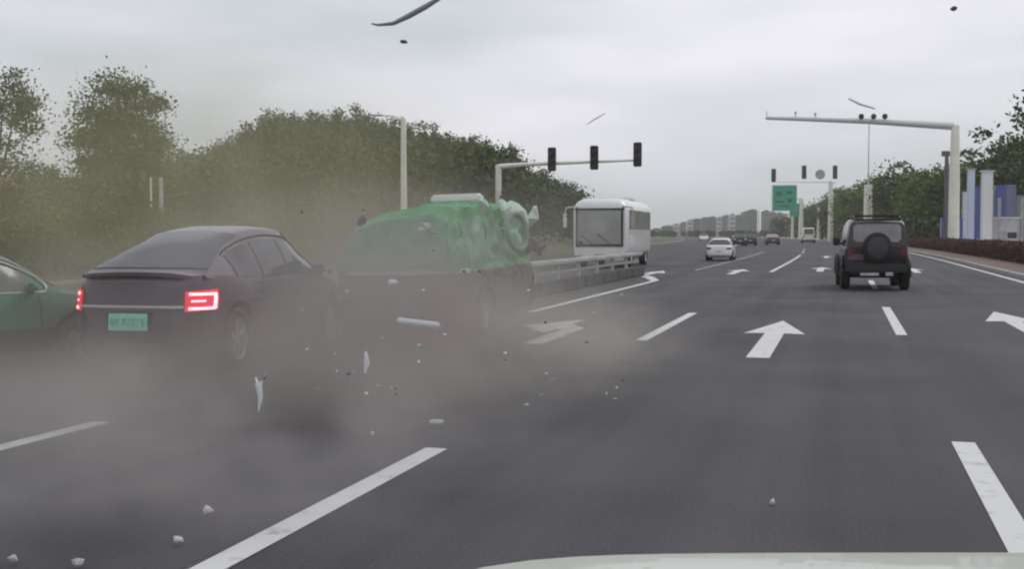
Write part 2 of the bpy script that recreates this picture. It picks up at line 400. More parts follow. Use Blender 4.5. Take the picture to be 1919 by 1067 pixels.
    def ghn(s, u, v, off):
        e = .004; p = s.gh(u, v); a = s.gh(u+e, v)-s.gh(u-e, v); vv = v if abs(v) < 1-e else (1-e)*(1 if v > 0 else -1)
        b = s.gh(u, vv+e)-s.gh(u, vv-e) if abs(vv) > e else s.gh(u, abs(vv)+e)-s.gh(u, abs(vv))
        nn = a.cross(b)
        if nn.length < 1e-9: nn = Vector((0, 0, 1))
        nn.normalize()
        ctr = Vector((0, p.y*.9, .8))
        if nn.dot(p-ctr) < 0: nn = -nn
        return s.cr(p+nn*off)
    def cabin(s, m, parent, nu=36, nv=14):
        u0, u1 = s.sp['roof'][0][0], s.sp['roof'][-1][0]; V = []; F = []
        vs = [j/nv for j in range(nv+1)]; cols = [(v) for v in vs]+[-v for v in vs[:-1][::-1]]
        cols = [v if v != 0 else 1e-6 for v in cols]; cols[-1] = -1e-6; nn = len(cols)
        for i in range(nu+1):
            u = u0+(u1-u0)*i/nu
            for v in cols: V.append(s.cr(s.gh(u, v)))
        for i in range(nu):
            for j in range(nn-1): F.append((i*nn+j, (i+1)*nn+j, (i+1)*nn+j+1, i*nn+j+1))
        return obj('roof', V, F, m, parent, True)
    def patch(s, name, u0, u1, v0, v1, m, parent, off=.008, nu=10, nv=8, uf=None):
        rows = []
        for i in range(nu+1):
            row = []
            for j in range(nv+1):
                v = v0+(v1-v0)*j/nv; u = u0+(u1-u0)*i/nu
                if uf: u, v = uf(i/nu, j/nv)
                row.append((s.ghn(u, v, off), s.ghn(u, v, -.006)))
            rows.append(row)
        return MB().sheet(rows).build(name, m, parent, True)
    def band(s, name, a0, a1, z0, z1, m, parent, sgn=1, off=.012, na=10, nz=2, zf=None, deep=-.01):
        rows = []
        for i in range(na+1):
            row = []; a = a0+(a1-a0)*i/na; sg = sgn
            if a < 0: sg = -sgn
            for j in range(nz+1):
                zz0, zz1 = (z0, z1) if not zf else zf(i/na)
                z = zz0+(zz1-zz0)*j/nz; row.append((s.side(abs(a), z, off, sg), s.side(abs(a), z, deep, sg)))
            rows.append(row)
        return MB().sheet(rows).build(name, m, parent, True)
    def glass(s, m, parent, v0=.06, v1=.52):
        g0, g1 = s.sp['rear_glass']; a = s.patch('rear_window', g0, g1, 0, 0, m, parent, uf=lambda p, q: (g0+(g1-g0)*p, (1-(.36*abs(2*q-1))) * (1 if q <= .5 else -1)), nv=14)
        f0, f1 = s.sp['front_glass']; s.patch('windscreen', f0, f1, 0, 0, m, parent, uf=lambda p, q: (f0+(f1-f0)*p, (1-(.36*abs(2*q-1))) * (1 if q <= .5 else -1)), nv=14)
        for sg in (1, -1):
            for (c, d) in s.sp['side']:
                s.patch('side_window', c, d, v0*sg, v1*sg, m, parent, nu=8)
        return a

def wheel_meshes(r, wdt=.22, tag_='std'):
    t = MB(); h = wdt/2
    t.lathe([(-h*.8, r*.66), (-h, r*.74), (-h, r*.9), (-h*.8, r*.985), (-h*.3, r), (h*.3, r), (h*.8, r*.985), (h, r*.9), (h, r*.74), (h*.8, r*.66)], 32)
    m = MB(); m.lathe([(h*.75, r*.67), (h*.55, r*.62), (h*.1, r*.6), (-h*.6, r*.6)], 28); m.lathe([(h*.62, .001), (h*.62, r*.13), (h*.3, r*.16)], 12)
    for k in range(5):
        q = Matrix.Rotation(2*PI*k/5, 3, 'X')
        for d in (-.12, .12):
            m.box(q @ Vector((h*.45, math.sin(d)*r*.36, math.cos(d)*r*.38)), (.035, r*.1, r*.52), .008, q @ Matrix.Rotation(-d, 3, 'X'))
    out = []
    for nm, b, mt in (('tyre', t, M_RUB), ('rim', m, M_RIM)):
        me = bpy.data.meshes.new(nm); me.from_pydata(b.v, [], b.f); me.shade_smooth(); me.set_sharp_from_angle(angle=R(40)); me.materials.append(mt); out.append(me)
    d = MB(); d.lathe([(h*.05, .001), (h*.05, r*.5), (-h*.5, r*.5), (-h*.5, .001)], 20)
    me = bpy.data.meshes.new('wheel'); me.from_pydata(d.v, [], d.f); me.materials.append(M_BLACK); return [me]+out
WM = wheel_meshes(.33)
def wheel(parent, x, y, z, sg, sc_=1, tilt=0):
    o = link('wheel', WM[0], parent); o.location = (x, y, z); o.rotation_euler = (0, 0, (0 if sg > 0 else PI)+tilt); o.scale = (sc_,)*3
    link('tyre', WM[1], o); link('rim', WM[2], o); return o

def full_car(root, sp, m, gm, wheels=True, crumple=None, mirrors=True, lamps=True, wsc=1, skip=(), detail=True):
    c = Car(sp, crumple); c.body(m, root); c.cabin(m, root); c.glass(gm, root)
    if wheels:
        for i, wy in enumerate(sp['wb']):
            for j, sg in enumerate((1, -1)):
                if (i, j) in skip: continue
                wheel(root, sg*(c.hw-.13), wy, sp['wr'], sg, sp['wr']/.33)
    if mirrors:
        for sg in (1, -1):
            p = c.gh(.36, .1*sg); mb = MB(); q = c.cr(p+Vector((sg*.13, 0, .03))); mb.box(q, (.2, .1, .13), .035); mb.box(c.cr(p+Vector((sg*.02, 0, -.01))), (.1, .05, .05), .01)
            mb.build('door_mirror', m, root, True)
    c.band('sill', 0.95, c.tot-.95, sp['zb']-.01, sp['zb']+.1, M_BLACK, root, 1, .006, 20) if False else None
    if detail:
        # door shut lines (recessed dark strips) and handles
        for sg in (1, -1):
            for yy in (.42, .0, -.46):
                a = c.tot/2+yy*c.hl*.98
                c.band('door_gap', a-.006, a+.006, .36, c.ztop(yy*c.hl)-.05, M_BLACK, root, sg, .0025, 1, 6)
            for yy in (.05, -.40):
                a = c.tot/2+yy*c.hl
                c.band('door_handle', a, a+.2, .80, .83, m, root, sg, .03, 3, 1)
    return c

# --- the dark sedan with lit tail lamps
def sedan():
    t = thing('sedan', 'dark grey sedan with glowing red tail lamps and a green plate, beside the green taxi', 'car')
    c = full_car(t, SEDAN, M_SEDAN, M_GLASS)
    for sg in (1, -1):
        la = c.band('tail_light', .66, 1.10, .80, .985, M_RED, t, sg, .014, 14, 3, zf=lambda p: (.655+.02*p, .855+.02*p))
        # lit C-shaped bar inside each lamp
        c.band('light_bar', .70, 1.05, .815, .842, M_LIT, la, sg, .02, 12, 1)
        c.band('light_bar', .70, 1.05, .672, .70, M_LIT, la, sg, .02, 12, 1)
        c.band('light_bar', .72, .90, .75, .768, M_LIT, la, sg, .02, 6, 1)
        c.band('light_bar', 1.02, 1.07, .68, .84, M_LIT, la, sg, .021, 2, 4)
        c.band('reflector', .66, .86, .42, .445, M_DIMRED, t, sg, .012, 4, 1)
        c.band('headlight', c.tot-1.15, c.tot-.55, .60, .68, M_LENS, t, sg, .012, 8, 1)
    c.band('trunk_gap', -.65, .65, .66, .668, M_BLACK, t, 1, .004, 14, 1)
    c.band('trim_strip', -.65, .65, .69, .715, M_TRIM, t, 1, .010, 14, 1)
    c.band('lower_bumper', -1.15, 1.15, .23, .40, M_BLACK, t, 1, .008, 22, 2)
    # plate
    c.band('plate_recess', -.29, .29, .455, .65, M_BLACK, t, 1, .006, 6, 2)
    pl = c.band('number_plate', -.24, .24, .465, .635, M_PLATEG, t, 1, .02, 6, 2)
    y = -SEDAN['L']/2
    mb = MB()
    for i, x in enumerate((-.19, -.125, -.045, .01, .065, .12, .175)):
        for (dx, dz, ww, hh) in random.sample([(0, .03, .035, .009), (0, -.03, .035, .009), (-.014, 0, .009, .07), (.014, 0, .009, .07), (0, 0, .03, .009)], 3):
            p = c.side(abs(x+dx), .55+dz, .024, 1 if x+dx >= 0 else -1); mb.box(p, (ww, .006, hh))
    mb.build('plate_characters', M_PLATEI, pl, kind='stuff')
    # spoiler lip on the deck
    rows = []
    for i in range(17):
        a = -.78+1.56*i/16; sg = 1 if a >= 0 else -1; p = c.side(abs(a), 1.0, -.01, sg); p.z = .995-.05*(a/.9)**2
        rows.append([(p+Vector((0, -.035, .055)), p+Vector((0, -.035, .02))), (p+Vector((0, .08, .035)), p+Vector((0, .08, .0)))])
    MB().sheet(rows).build('spoiler', M_SEDAN, t, True)
    # light window trim on the roof edge
    for sg in (1, -1):
        pts = [c.ghn(u, sg*.565, .012) for u in np.linspace(-.58, .5, 18)]; MB().tube(pts, .011, 6).build('window_trim', M_BLACK, t, True)
    return t
s1 = sedan()
def place(o, X, Z, head, z=0, pitch=0, roll=0):    # X,Z in metres right of / along the camera axis; head cw from that axis
    c, s = math.cos(YAW), math.sin(YAW)
    o.location = (X*c-Z*s, X*s+Z*c, z); o.rotation_euler = (pitch, roll, YAW-head)
def place_rear(o, L, px, Z, head, z=0, pitch=0, roll=0):  # rear centre at pixel column px at depth Z
    X = (px-959.5)/FPX*Z; place(o, X+math.sin(head)*L/2, Z+math.cos(head)*L/2, head, z, pitch, roll)
place_rear(s1, 4.4, 240, 12.0, R(12.5), 0.0, R(-.6))
s1.scale = (.91, .94, 1.03)

# --- green taxi, crushed
def crush(v):
    v = Vector(v); n = noise.noise_vector(v*.9+Vector((3.1, 0, 5)))
    k = .35+.65*max(0, min(1, (v.y+1.0)/2)); d = n*.10*k
    q = v*1.7+Vector((1.3, 4.2, .7)); rd = abs(noise.noise(q)); rd2 = abs(noise.noise(v*3.7+Vector((9, 1, 2))))
    inw = Vector((-v.x, -v.y*.25, 1.0-v.z)); inw = inw.normalized() if inw.length > .01 else inw
    up = max(0, min(1, (v.z-.55)/.4))
    d += inw*up*(.11*max(0, .2-rd)/.2+.03*max(0, .14-rd2)/.14)*(.5+.5*k)
    if v.z > 1.0:
        f = (v.z-1.0)/.85; d.z += -.20*f*max(0, min(1, (-v.x+.1)/.8)); d.x += .10*f*max(0, min(1, (-v.x)/.8))
    return v+d
tx = thing('taxi', 'crumpled green taxi with a white roof sign, half hidden in dust beside the dark sedan', 'car')
ct = full_car(tx, MPV, M_TAXI, M_GGLASS, crumple=crush, skip=((1, 0),))
for sg in (1, -1):
    ct.band('tail_light', .62, .92, .98, 1.18, M_DIMRED, tx, sg, .02, 6, 3)
pl = ct.band('number_plate', -.24, .2, .74, .84, M_DIMRED, tx, 1, .02, 4, 2)
ct.band('bumper', -1.0, 1.0, .28, .58, M_BLACK, tx, 1, .05, 20, 3)
ct.band('trunk_edge', -.80, .95, .93, .985, M_DEBB, tx, 1, .05, 16, 1)
MB().box(ct.cr(Vector((.52, -2.0, 1.12)))+Vector((0, -.03, -.02)), (.15, .05, .2), .02).build('hinge_cover', M_DEBB, tx)
for o_ in list(tx.children):
    if o_.type == 'MESH' and o_.name.startswith(('body', 'roof')):
        o_.data.shade_smooth(); o_.data.set_sharp_from_angle(angle=R(14))
def torn(p, d, seed):
    rr = random.Random(seed); mb = MB(); n = 9; pts = []
    for i in range(n):
        q = 2*PI*i/n; rad = rr.uniform(.45, 1.1); pts.append((math.cos(q)*rad*d[1]/2, math.sin(q)*rad*d[2]/2))
    V = [(.02, y, z) for y, z in pts]+[(-.02+.0*z, y, z) for y, z in pts]+[(.07*d[1]/.3, 0, 0)]
    F = [(i, (i+1) % n, 2*n) for i in range(n)]+[tuple(range(n, 2*n))[::-1]]+[(i, i+n, (i+1) % n+n, (i+1) % n) for i in range(n)]
    mb.add(V, F); o = mb.build('torn_panel', rr.choice((M_DEBB, M_TAXI, M_DEBB)), tx); o.location = p; o.rotation_euler = (rr.uniform(-.5, .5), rr.uniform(-.6, .6), rr.uniform(-.9, .5))
for k_, (p, d) in enumerate((((.80, -1.15, 1.82), (0, .34, .26)), ((.88, -.5, 1.80), (0, .5, .36)), ((.92, .1, 1.70), (0, .45, .42)), ((.96, .7, 1.66), (0, .5, .5)), ((.97, 1.0, 1.15), (0, .4, .3)), ((1.0, .4, 1.25), (0, .5, .3)), ((.4, -2.18, 1.55), (0, .22, .2)), ((-.35, -2.14, 1.66), (0, .26, .2)))): torn(p, d, k_+3)
place_rear(tx, 4.3, 740, 15.9, R(16), .06, R(1.0), R(-1.5)); tx.scale = (1.24, 1, 1)
sgn = MB(); sgn.box((0, 0, .06), (.62, .24, .13), .03); sgn.box((0, 0, -.02), (.5, .14, .05), .01)
o = sgn.build('roof_sign', P('sign_plastic', (.8, .79, .74), .4, var=.03), tx, True); o.location = (.28, -.35, 1.90)

# torn tyre in the air: an open ring
M_DUSTY = P('dusty_rubber', (.24, .30, .23), .9)
mb = MB(); mb.lathe([(-.05, .25), (-.07, .28), (-.05, .315), (.05, .315), (.07, .28), (.05, .25), (-.05, .25)], 36)
tw = mb.warp(lambda v: (v[0], v[1]*(1+.05*math.sin(v[2]*9)), v[2])).build('loose_tyre', M_DUSTY, None, True)
tag(tw, 'thin pale tyre ring torn off, in the air at the right end of the taxi', 'tyre')
tw.location = U(968, 434, 16.4); tw.rotation_euler = (R(5), R(-8), YAW-R(40)); tw.scale = (.7, .74, .9)

# --- green car cut by the left edge
t2 = thing('green_car', 'green car with pale window outline cut off by the left edge of the photo', 'car')
c2 = full_car(t2, SMALL, M_TAXI2, P('greyish_window_glass', (.12, .14, .12), .15, var=.2, spec=.7))
for sg in (1, -1):
    pts = [c2.ghn(u, sg*.57, .014) for u in np.linspace(-.46, .40, 14)]+[c2.ghn(u, sg*v, .014) for u, v in ((.44, .45), (.45, .3), (.44, .12), (.40, .04))]+[c2.ghn(u, sg*.03, .014) for u in np.linspace(.34, -.48, 12)]
    MB().tube(pts, .016, 6).build('window_trim', M_TRIM, t2, True)
    c2.band('headlight', c2.tot-1.1, c2.tot-.55, .58, .68, M_LENS, t2, sg, .012, 8, 1)
    c2.band('tail_light', .5, 1.0, .72, .86, M_DIMRED, t2, sg, .012, 8, 1)
place(t2, -6.45, 13.0, R(52)); t2.scale = (1, 1, .91)

# --- maroon off-roader
def suv():
    t = thing('off_road_car', 'dark maroon boxy off-road car with a spare wheel on its back door', 'car')
    W, L, H = 1.86, 4.2, 1.86
    def loft(secs, name, m, n=1):
        mb = MB(); V = []; F = []
        for (y, hw, z0, z1, r) in secs:
            ring = []
            for (sx, sz, a0) in ((1, 0, -90), (1, 1, 0), (-1, 1, 90), (-1, 0, 180)):
                cx = sx*(hw-r); cz = z0+r if sz == 0 else z1-r
                for q in range(4):
                    a = R(a0+q*30); ring.append((cx+r*math.cos(a), y, cz+r*math.sin(a)))
            V += ring
        k = 16
        for i in range(len(secs)-1):
            for j in range(k): F.append((i*k+j, i*k+(j+1) % k, (i+1)*k+(j+1) % k, (i+1)*k+j))
        F.append(tuple(range(k))[::-1]); F.append(tuple((len(secs)-1)*k+j for j in range(k)))
        return mb.add(V, F).build(name, m, t, True)
    loft([(-2.0, .80, .52, 1.08, .06), (-1.95, .83, .46, 1.12, .06), (-1.0, .84, .42, 1.13, .06), (.6, .84, .42, 1.13, .06), (1.75, .80, .5, 1.06, .08), (1.9, .74, .55, 1.0, .08)], 'body', M_SUV)
    # cabin: tapered
    mb = MB(); V = []; F = []
    def ring(y, hb, ht, zt):
        return [(hb, y, 1.10), (hb*.99, y, 1.2), (ht+.02, y, zt-.08), (ht-.06, y, zt), (0, y, zt+.02), (-ht+.06, y, zt), (-ht-.02, y, zt-.08), (-hb*.99, y, 1.2), (-hb, y, 1.10)]
    secs = [(-1.97, .80, .69, 1.30), (-1.93, .81, .70, 1.74), (-1.80, .815, .71, 1.80), (-.4, .82, .72, 1.83), (.35, .82, .71, 1.80), (.45, .81, .70, 1.76), (.82, .79, .74, 1.2)]
    for q in secs: V += ring(*q)
    k = 9
    for i in range(len(secs)-1):
        for j in range(k-1): F.append((i*k+j, i*k+j+1, (i+1)*k+j+1, (i+1)*k+j))
    F.append(tuple(range(k))[::-1]); F.append(tuple((len(secs)-1)*k+j for j in range(k)))
    mb.add(V, F).build('roof', M_SUV, t, True)
    MB().box((0, -1.975, 1.47), (1.26, .05, .46), .05).build('rear_window', M_HAZEGL, t, True)
    for sg in (1, -1):
        for y0, y1 in ((-1.7, -.95), (-.85, -.1), (0, .5)):
            mb = MB(); rows = []
            for y in (y0, y1):
                rows.append([(Vector((sg*(.815-(z-1.2)*.17+.012), y, z)), Vector((sg*(.79-(z-1.2)*.17), y, z))) for z in (1.2, 1.45, 1.68)])
            mb.sheet(rows).build('side_window', M_GLASS, t)
        MB().box((sg*.72, -1.99, .98), (.14, .08, .22), .02).build('tail_light', M_DIMRED, t, True)
        MB().box((sg*.74, -2.06, .57), (.10, .03, .05), .01).build('reflector', M_DIMRED, t)
        for wy in (-1.25, 1.3):
            ar = MB(); pts = [(sg*.90, wy+.46*math.cos(a), .40+.46*math.sin(a)) for a in np.linspace(-.15, PI+.15, 12)]
            ar.tube(pts, .055, 8).build('wheel_arch', M_BLACK, t, True)
            wheel(t, sg*.80, wy, .38, sg, 1.15)
        MB().box((sg*.72, -1.3, .48), (.22, 1.3, .3), .05).build('sill', M_BLACK, t) if False else None
        mb = MB(); mb.box((sg*.96, .45, 1.22), (.2, .1, .2), .03); mb.box((sg*.86, .45, 1.18), (.12, .05, .06)); mb.build('door_mirror', M_BLACK, t, True)
        mb = MB(); mb.tube([(sg*.62, -1.75, 1.84), (sg*.62, -1.65, 1.90), (sg*.62, .2, 1.91), (sg*.62, .3, 1.84)], .025, 8); mb.build('roof_rail', M_BLACK, t, True)
    mb = MB()
    for y in (-1.6, -1.1, -.6, -.1): mb.box((0, y, 1.915), (1.26, .06, .035), .01)
    mb.build('roof_rack', M_BLACK, t)
    MB().box((0, -1.99, 1.80), (1.25, .2, .05), .02).build('roof_lip', M_BLACK, t, True)
    MB().box((0, -2.07, .58), (1.66, .2, .24), .05).build('rear_bumper', M_BLACK, t, True)
    mb = MB(); mb.box((.32, -2.19, .43), (.2, .02, .1), .01); mb.box((-.2, -2.18, .42), (.5, .02, .08), .01); mb.build('bumper_step', P('chrome_strip', (.5, .47, .52), .4, .3), t)
    MB().box((-.56, -2.0, .85), (.42, .05, .14), .01).build('number_plate', P('dark_plate', (.14, .07, .09), .5), t)
    mb = MB(); mb.box((0, .2, .40), (1.3, 3.2, .14), .03); mb.tube([(-.75, -1.25, .38), (.75, -1.25, .38)], .08); mb.tube([(.4, -1.6, .36), (.4, -2.15, .36)], .03); mb.build('chassis', M_BLACK, t)
    # spare wheel with cover
    mb = MB(); mb.lathe([(-2.30, .001), (-2.30, .22), (-2.285, .30), (-2.24, .37), (-2.12, .385), (-2.02, .36), (-2.0, .001)], 32, 'y', (0, 0, 1.10)); sp_ = mb.build('spare_wheel', M_RUB, t, True)
    mb = MB(); mb.lathe([(-2.315, .001), (-2.315, .2), (-2.30, .27), (-2.29, .001)], 32, 'y', (0, 0, 1.10)); mb.build('wheel_cover', P('spare_cover', (.05, .042, .048), .5), sp_, True)
    return t
sv = suv(); p = G(1631, 545); sv.location = (p.x+.05, p.y+2.1, 0); sv.rotation_euler = (0, R(0), R(3)); sv.scale = (.95, 1, 1.03)

# --- bus
def bus():
    t = thing('bus', 'white coach with big grey windscreen facing the camera behind the median', 'bus')
    W, L, H = 2.4, 8.2, 3.0
    def ringw(y, hw, z0, z1, r, bow=0):
        ring = []
        for (sx, sz, a0) in ((1, 0, -90), (1, 1, 0), (-1, 1, 90), (-1, 0, 180)):
            cx = sx*(hw-r); cz = z0+r if sz == 0 else z1-r
            for q in range(5):
                a = R(a0+q*22.5); ring.append((cx+r*math.cos(a), y, cz+r*math.sin(a)))
        return ring
    secs = [(-4.1, 1.08, .42, 2.80, .4), (-4.0, 1.17, .34, 2.92, .45), (-3.7, 1.2, .32, 3.0, .48), (3.3, 1.2, .32, 3.02, .5), (3.8, 1.19, .33, 2.97, .5), (4.0, 1.16, .36, 2.84, .45), (4.1, 1.10, .42, 2.70, .4)]
    V = []; F = []; k = 20
    for q in secs: V += ringw(*q)
    for i in range(len(secs)-1):
        for j in range(k): F.append((i*k+j, i*k+(j+1) % k, (i+1)*k+(j+1) % k, (i+1)*k+j))
    F.append(tuple(range(k))[::-1]); F.append(tuple((len(secs)-1)*k+j for j in range(k)))
    MB().add(V, F).build('body', M_WHITE, t, True)
    MB().box((0, 4.09, 1.76), (2.14, .10, 1.74), .045).build('windscreen_frame', M_BLACK, t, True)
    MB().box((0, 4.13, 1.76), (1.96, .08, 1.52), .05).build('windscreen', M_BUSG, t, True)
    for sg in (1, -1):
        for i in range(6): MB().box((sg*1.2, 2.95-i*1.2, 2.1), (.03, 1.14, .82), .01).build('side_window', M_BUSG, t)
        MB().box((sg*.95, 4.13, .62), (.3, .06, .2), .03).build('headlight', M_LENS, t, True)
        mb = MB(); mb.tube([(sg*1.0, 4.05, 2.66), (sg*1.42, 4.3, 2.60), (sg*1.46, 4.34, 2.3)], .03, 6); mb.box((sg*1.46, 4.34, 2.05), (.16, .1, .62), .04); mb.build('mirror', M_WHITE if sg > 0 else M_CONC, t, True)
        for wy in (2.5, -2.4): wheel(t, sg*1.02, wy, .48, sg, 1.45)
    MB().box((0, 4.1, .42), (2.1, .14, .16), .03).build('bumper', M_STEEL, t, True)
    MB().box((0, 4.14, .55), (.46, .03, .14), .01).build('number_plate', P('pale_plate', (.4, .4, .3), .5), t)
    mb = MB(); mb.tube([(-.5, 4.17, 1.04), (0.1, 4.2, 1.5)], .015, 5); mb.tube([(.3, 4.17, 1.04), (.8, 4.2, 1.45)], .015, 5); mb.build('wiper', M_BLACK, t)
    MB().box((0, -.5, 3.05), (1.5, 2.2, .16), .05).build('air_conditioner', M_WHITE, t, True)
    return t
b = bus(); b.location = (-10.2, 53.4, 0); b.rotation_euler = (0, 0, R(182)); b.scale = (1, 1, 1.0)

# --- small far vehicles
def far_car(name, label, m, px, py, heading=0, sp=SMALL, glass=M_GLASS, lampm=M_DIMRED, plate=True):
    t = thing(name, label, 'car'); c = full_car(t, sp, m, glass, mirrors=True, detail=False)
    for sg in (1, -1):
        c.band('tail_light', .5, 1.0, .74, .86, lampm, t, sg, .012, 8, 1)
    c.band('bumper', -1.1, 1.1, .2, .36, M_BLACK, t, 1, .01, 20, 1)
    c.band('number_plate', -.22, .22, .56, .68, M_STEEL, t, 1, .02, 4, 1)
    g = G(px, py); t.location = (g.x, g.y+(2.2 if heading == 0 else 0), 0); t.rotation_euler = (0, 0, heading); return t
far_car('sedan', 'white sedan driving away on the left side of the carriageway beyond the bus', M_WHITE, 1351, 488, R(2)).scale = (.85, .85, .85)
far_car('sedan', 'dark sedan with a pale rear far down the road, just right of the white sedan', M_BLACK, 1385, 461, R(8), lampm=M_LENS)
far_car('sedan', 'small black sedan far down the road, second right of the white sedan', M_BLACK, 1404, 460, R(8))
far_car('sedan', 'far reddish sedan on the road between the black sedan and the white minibus', P('reddish_paint', (.10, .05, .06), .4), 1447, 459, R(8), glass=M_HAZEGL)
far_car('sedan', 'pale oncoming sedan on the far left carriageway left of the white sedan', M_CREAM, 1319, 452, R(186))
def minibus():
    t = thing('minibus', 'small white minibus far ahead under the green road sign', 'van')
    c = full_car(t, dict(MPV, L=4.6, W=1.8), M_CREAM, M_GLASS, detail=False)
    for sg in (1, -1): c.band('tail_light', .62, .92, .7, .95, M_DIMRED, t, sg, .02, 6, 3)
    c.band('bumper', -1.0, 1.0, .2, .42, M_BLACK, t, 1, .03, 20, 2)
    return t
mvv = minibus(); g = G(1514, 456); mvv.location = (g.x, g.y, 0); mvv.rotation_euler = (0, 0, R(5)); mvv.scale = (1.15, 1, 1.25)

# --- the camera car's bonnet
def bonnet():
    t = thing('camera_car', 'pale bonnet of the car that carries the camera, along the bottom edge', 'car', (0, 0, 0), YAW)
    # axis: car frame = camera frame in plan; the bonnet rises to .985 m
    rows = []
    for i in range(25):
        x = -.20+1.84*i/24; row = []
        for j in range(9):
            y = .55+1.30*j/8
            sx = (x-.72)/.92
            edge = 1.955-.16*abs(sx)**8-.02*max(0, -sx)**2
            yy = .55+(edge-.55)*j/8
            z = 1.008-.035*(j/8)**3-.03*abs(sx)**6+.02*(1-j/8)
            if j == 8: z -= .012
            row.append((Vector((x, yy, z)), Vector((x, yy, z-.03))))
        rows.append(row)
    mb = MB().sheet(rows)
    mb.build('bonnet', P('pale_bonnet_paint', (.52, .55, .48), .35, var=.03, coat=.5), t, True)
    # front of the car below the bonnet edge
    rows = []
    for i in range(25):
        x = -.20+1.84*i/24; sx = (x-.72)/.92; edge = 1.955-.16*abs(sx)**8-.02*max(0, -sx)**2
        rows.append([(Vector((x, edge+.02*k-.09-.05*(k/4)**2, .92-.14*k-.045*abs(sx)**3)), Vector((x, edge-.16, .92-.14*k-.045*abs(sx)**3))) for k in range(5)])
    MB().sheet(rows).build('front_bumper', P('pale_bonnet_paint', (.52, .55, .48)), t, True)
    return t
bonnet()

# ------------------------------------------------------------ poles, signals, signs
def signal_head(parent, loc, s=1.0, m=M_BLACK, faces=3):
    mb = MB(); mb.box((0, 0, 0), (.42*s, .24*s, 1.25*s), .04*s)
    o = mb.build('signal_head', m, parent, True); o.location = loc
    for k in range(faces):
        v = MB(); zz = (.4-.4*k)*s; v.lathe([(-.13*s, .001), (-.14*s, .14*s), (-.30*s, .15*s), (-.30*s, .165*s), (-.12*s, .165*s)], 14, 'y', (0, 0, zz)); v.build('lamp', P('signal_lens', (.03, .03, .03), .25), o, True)
    return o
# left signal mast
Zm = 66; base = U(934, 437, Zm); base.z = 0; c_, s_ = math.cos(YAW), math.sin(YAW)
t = thing('signal_mast', 'cream signal pole with a long arm carrying three black signal heads, behind the taxi', 'traffic light', base)
top = U(934, 309, Zm).z
MB().tube([(0, 0, 0), (0, 0, top)], [.22, .17], 12).build('pole', M_POLE, t, True)
MB().tube([(0, 0, 0), (0, 0, .12)], .35, 12).build('base_plate', M_STEEL, t)
def along(px, py, Zref, b0):      # point over the line x>0 from the mast base (arm runs across the road)
    # solve for world x on the plane y=b0.y
    d, _ = ray(px, py); k = b0.y/d.y; return Vector((d.x*k-b0.x, 0, CAMH+d.z*k))
a1 = along(1035, 306, Zm, base); a3 = along(1197, 300, Zm, base)
MB().tube([(0, 0, top-.1), (a1.x*.5, 0, top+.0), (a3.x, 0, a3.z)], [.15, .12, .06], 10).build('arm', M_POLE, t, True)
for (px, py) in ((1036, 299), (1115, 296), (1196, 290)):
    q = along(px, py, Zm, base); signal_head(t, (q.x, -.2, q.z), 1.05)
# lamp post in front of the hill
bp_ = U(757, 437, 46); bp_.z = 0
t = thing('lamp_post', 'tall cream post standing in front of the wooded hill', 'lamp post', bp_)
hh = U(757, 222, 46).z
MB().tube([(0, 0, 0), (0, 0, hh*.45), (0, 0, hh)], [.14, .125, .10], 12).build('pole', M_POLE, t, True)
MB().tube([(0, 0, hh-.1), (-.4, 0, hh+.1), (-.9, 0, hh+.15)], [.04, .03, .03], 8).build('arm', M_POLE, t, True)
MB().box((-1.1, 0, hh+.15), (.5, .2, .07), .03).build('lamp_head', M_STEEL, t, True)
# two thin pale posts at the foot of the hill
for i, px in enumerate((284, 303)):
    q = U(px, 437, 44); q.z = 0; h1 = U(px, 332, 44).z
    o = MB().tube([(0, 0, 0), (0, 0, h1)], [.045, .035] if i == 0 else [.08, .07], 8).build('sign_post', M_POLE if i == 0 else M_STEEL, None, True); o.location = q
    tag(o, ['thin cream post below the round leafy tree on the left', 'thicker grey post just right of the thin cream one below the leafy tree'][i], 'post')

# right camera gantry
Zg = 104; gb = U(1787, 437, Zg); gb.z = .05
t = thing('gantry_mast', 'tall cream mast on the right with long white arm, three black lamps and two cameras', 'gantry', gb)
gt = U(1787, 236, Zg).z
MB().tube([(0, 0, 0), (0, 0, gt*.6), (0, 0, gt)], [.50, .45, .34], 14).build('pole', M_POLE, t, True)
MB().tube([(0, 0, 0), (0, 0, .15)], .7, 14).build('base_plate', M_CONC, t)
e1 = along(1435, 221, Zg, gb); r1 = along(1775, 236, Zg, gb)
M_ARM = P('white_arm', (.80, .80, .80), .4, var=.04)
MB().tube([(-.1, 0, r1.z), (e1.x*.45, 0, (r1.z+e1.z)/2+.05), (e1.x, 0, e1.z)], [.30, .22, .14], 12).build('arm', M_ARM, t, True)
MB().tube([(-.1, -.05, r1.z-.38), (e1.x*.45, -.05, (r1.z+e1.z)/2-.22), (e1.x, -.05, e1.z-.16)], [.07, .06, .05], 8).build('lower_rail', M_STEEL, t, True)
for px, py in ((1614, 220), (1637, 220), (1658, 220)):
    q = along(px, py, Zg, gb); mb = MB(); mb.lathe([(-.18, .001), (-.2, .18), (-.16, .24), (.1, .24), (.16, .18), (.18, .001)], 16, 'y'); o = mb.build('signal_lamp', M_BLACK, t, True); o.location = (q.x, -.42, q.z)
for px, py in ((1491, 216), (1528, 218)):
    q = along(px, py, Zg, gb); mb = MB(); mb.box((0, 0, .1), (.2, .45, .24), .04); mb.box((0, 0, -.15), (.07, .07, .35)); o = mb.build('camera_box', M_STEEL, t, True); o.location = (q.x, -.1, q.z+.05)
q = along(1437, 214, Zg, gb); mb = MB(); mb.tube([(0, 0, 0), (0, 0, .5)], .04, 6); o = mb.build('antenna', M_STEEL, t); o.location = (q.x, 0, q.z-.25)

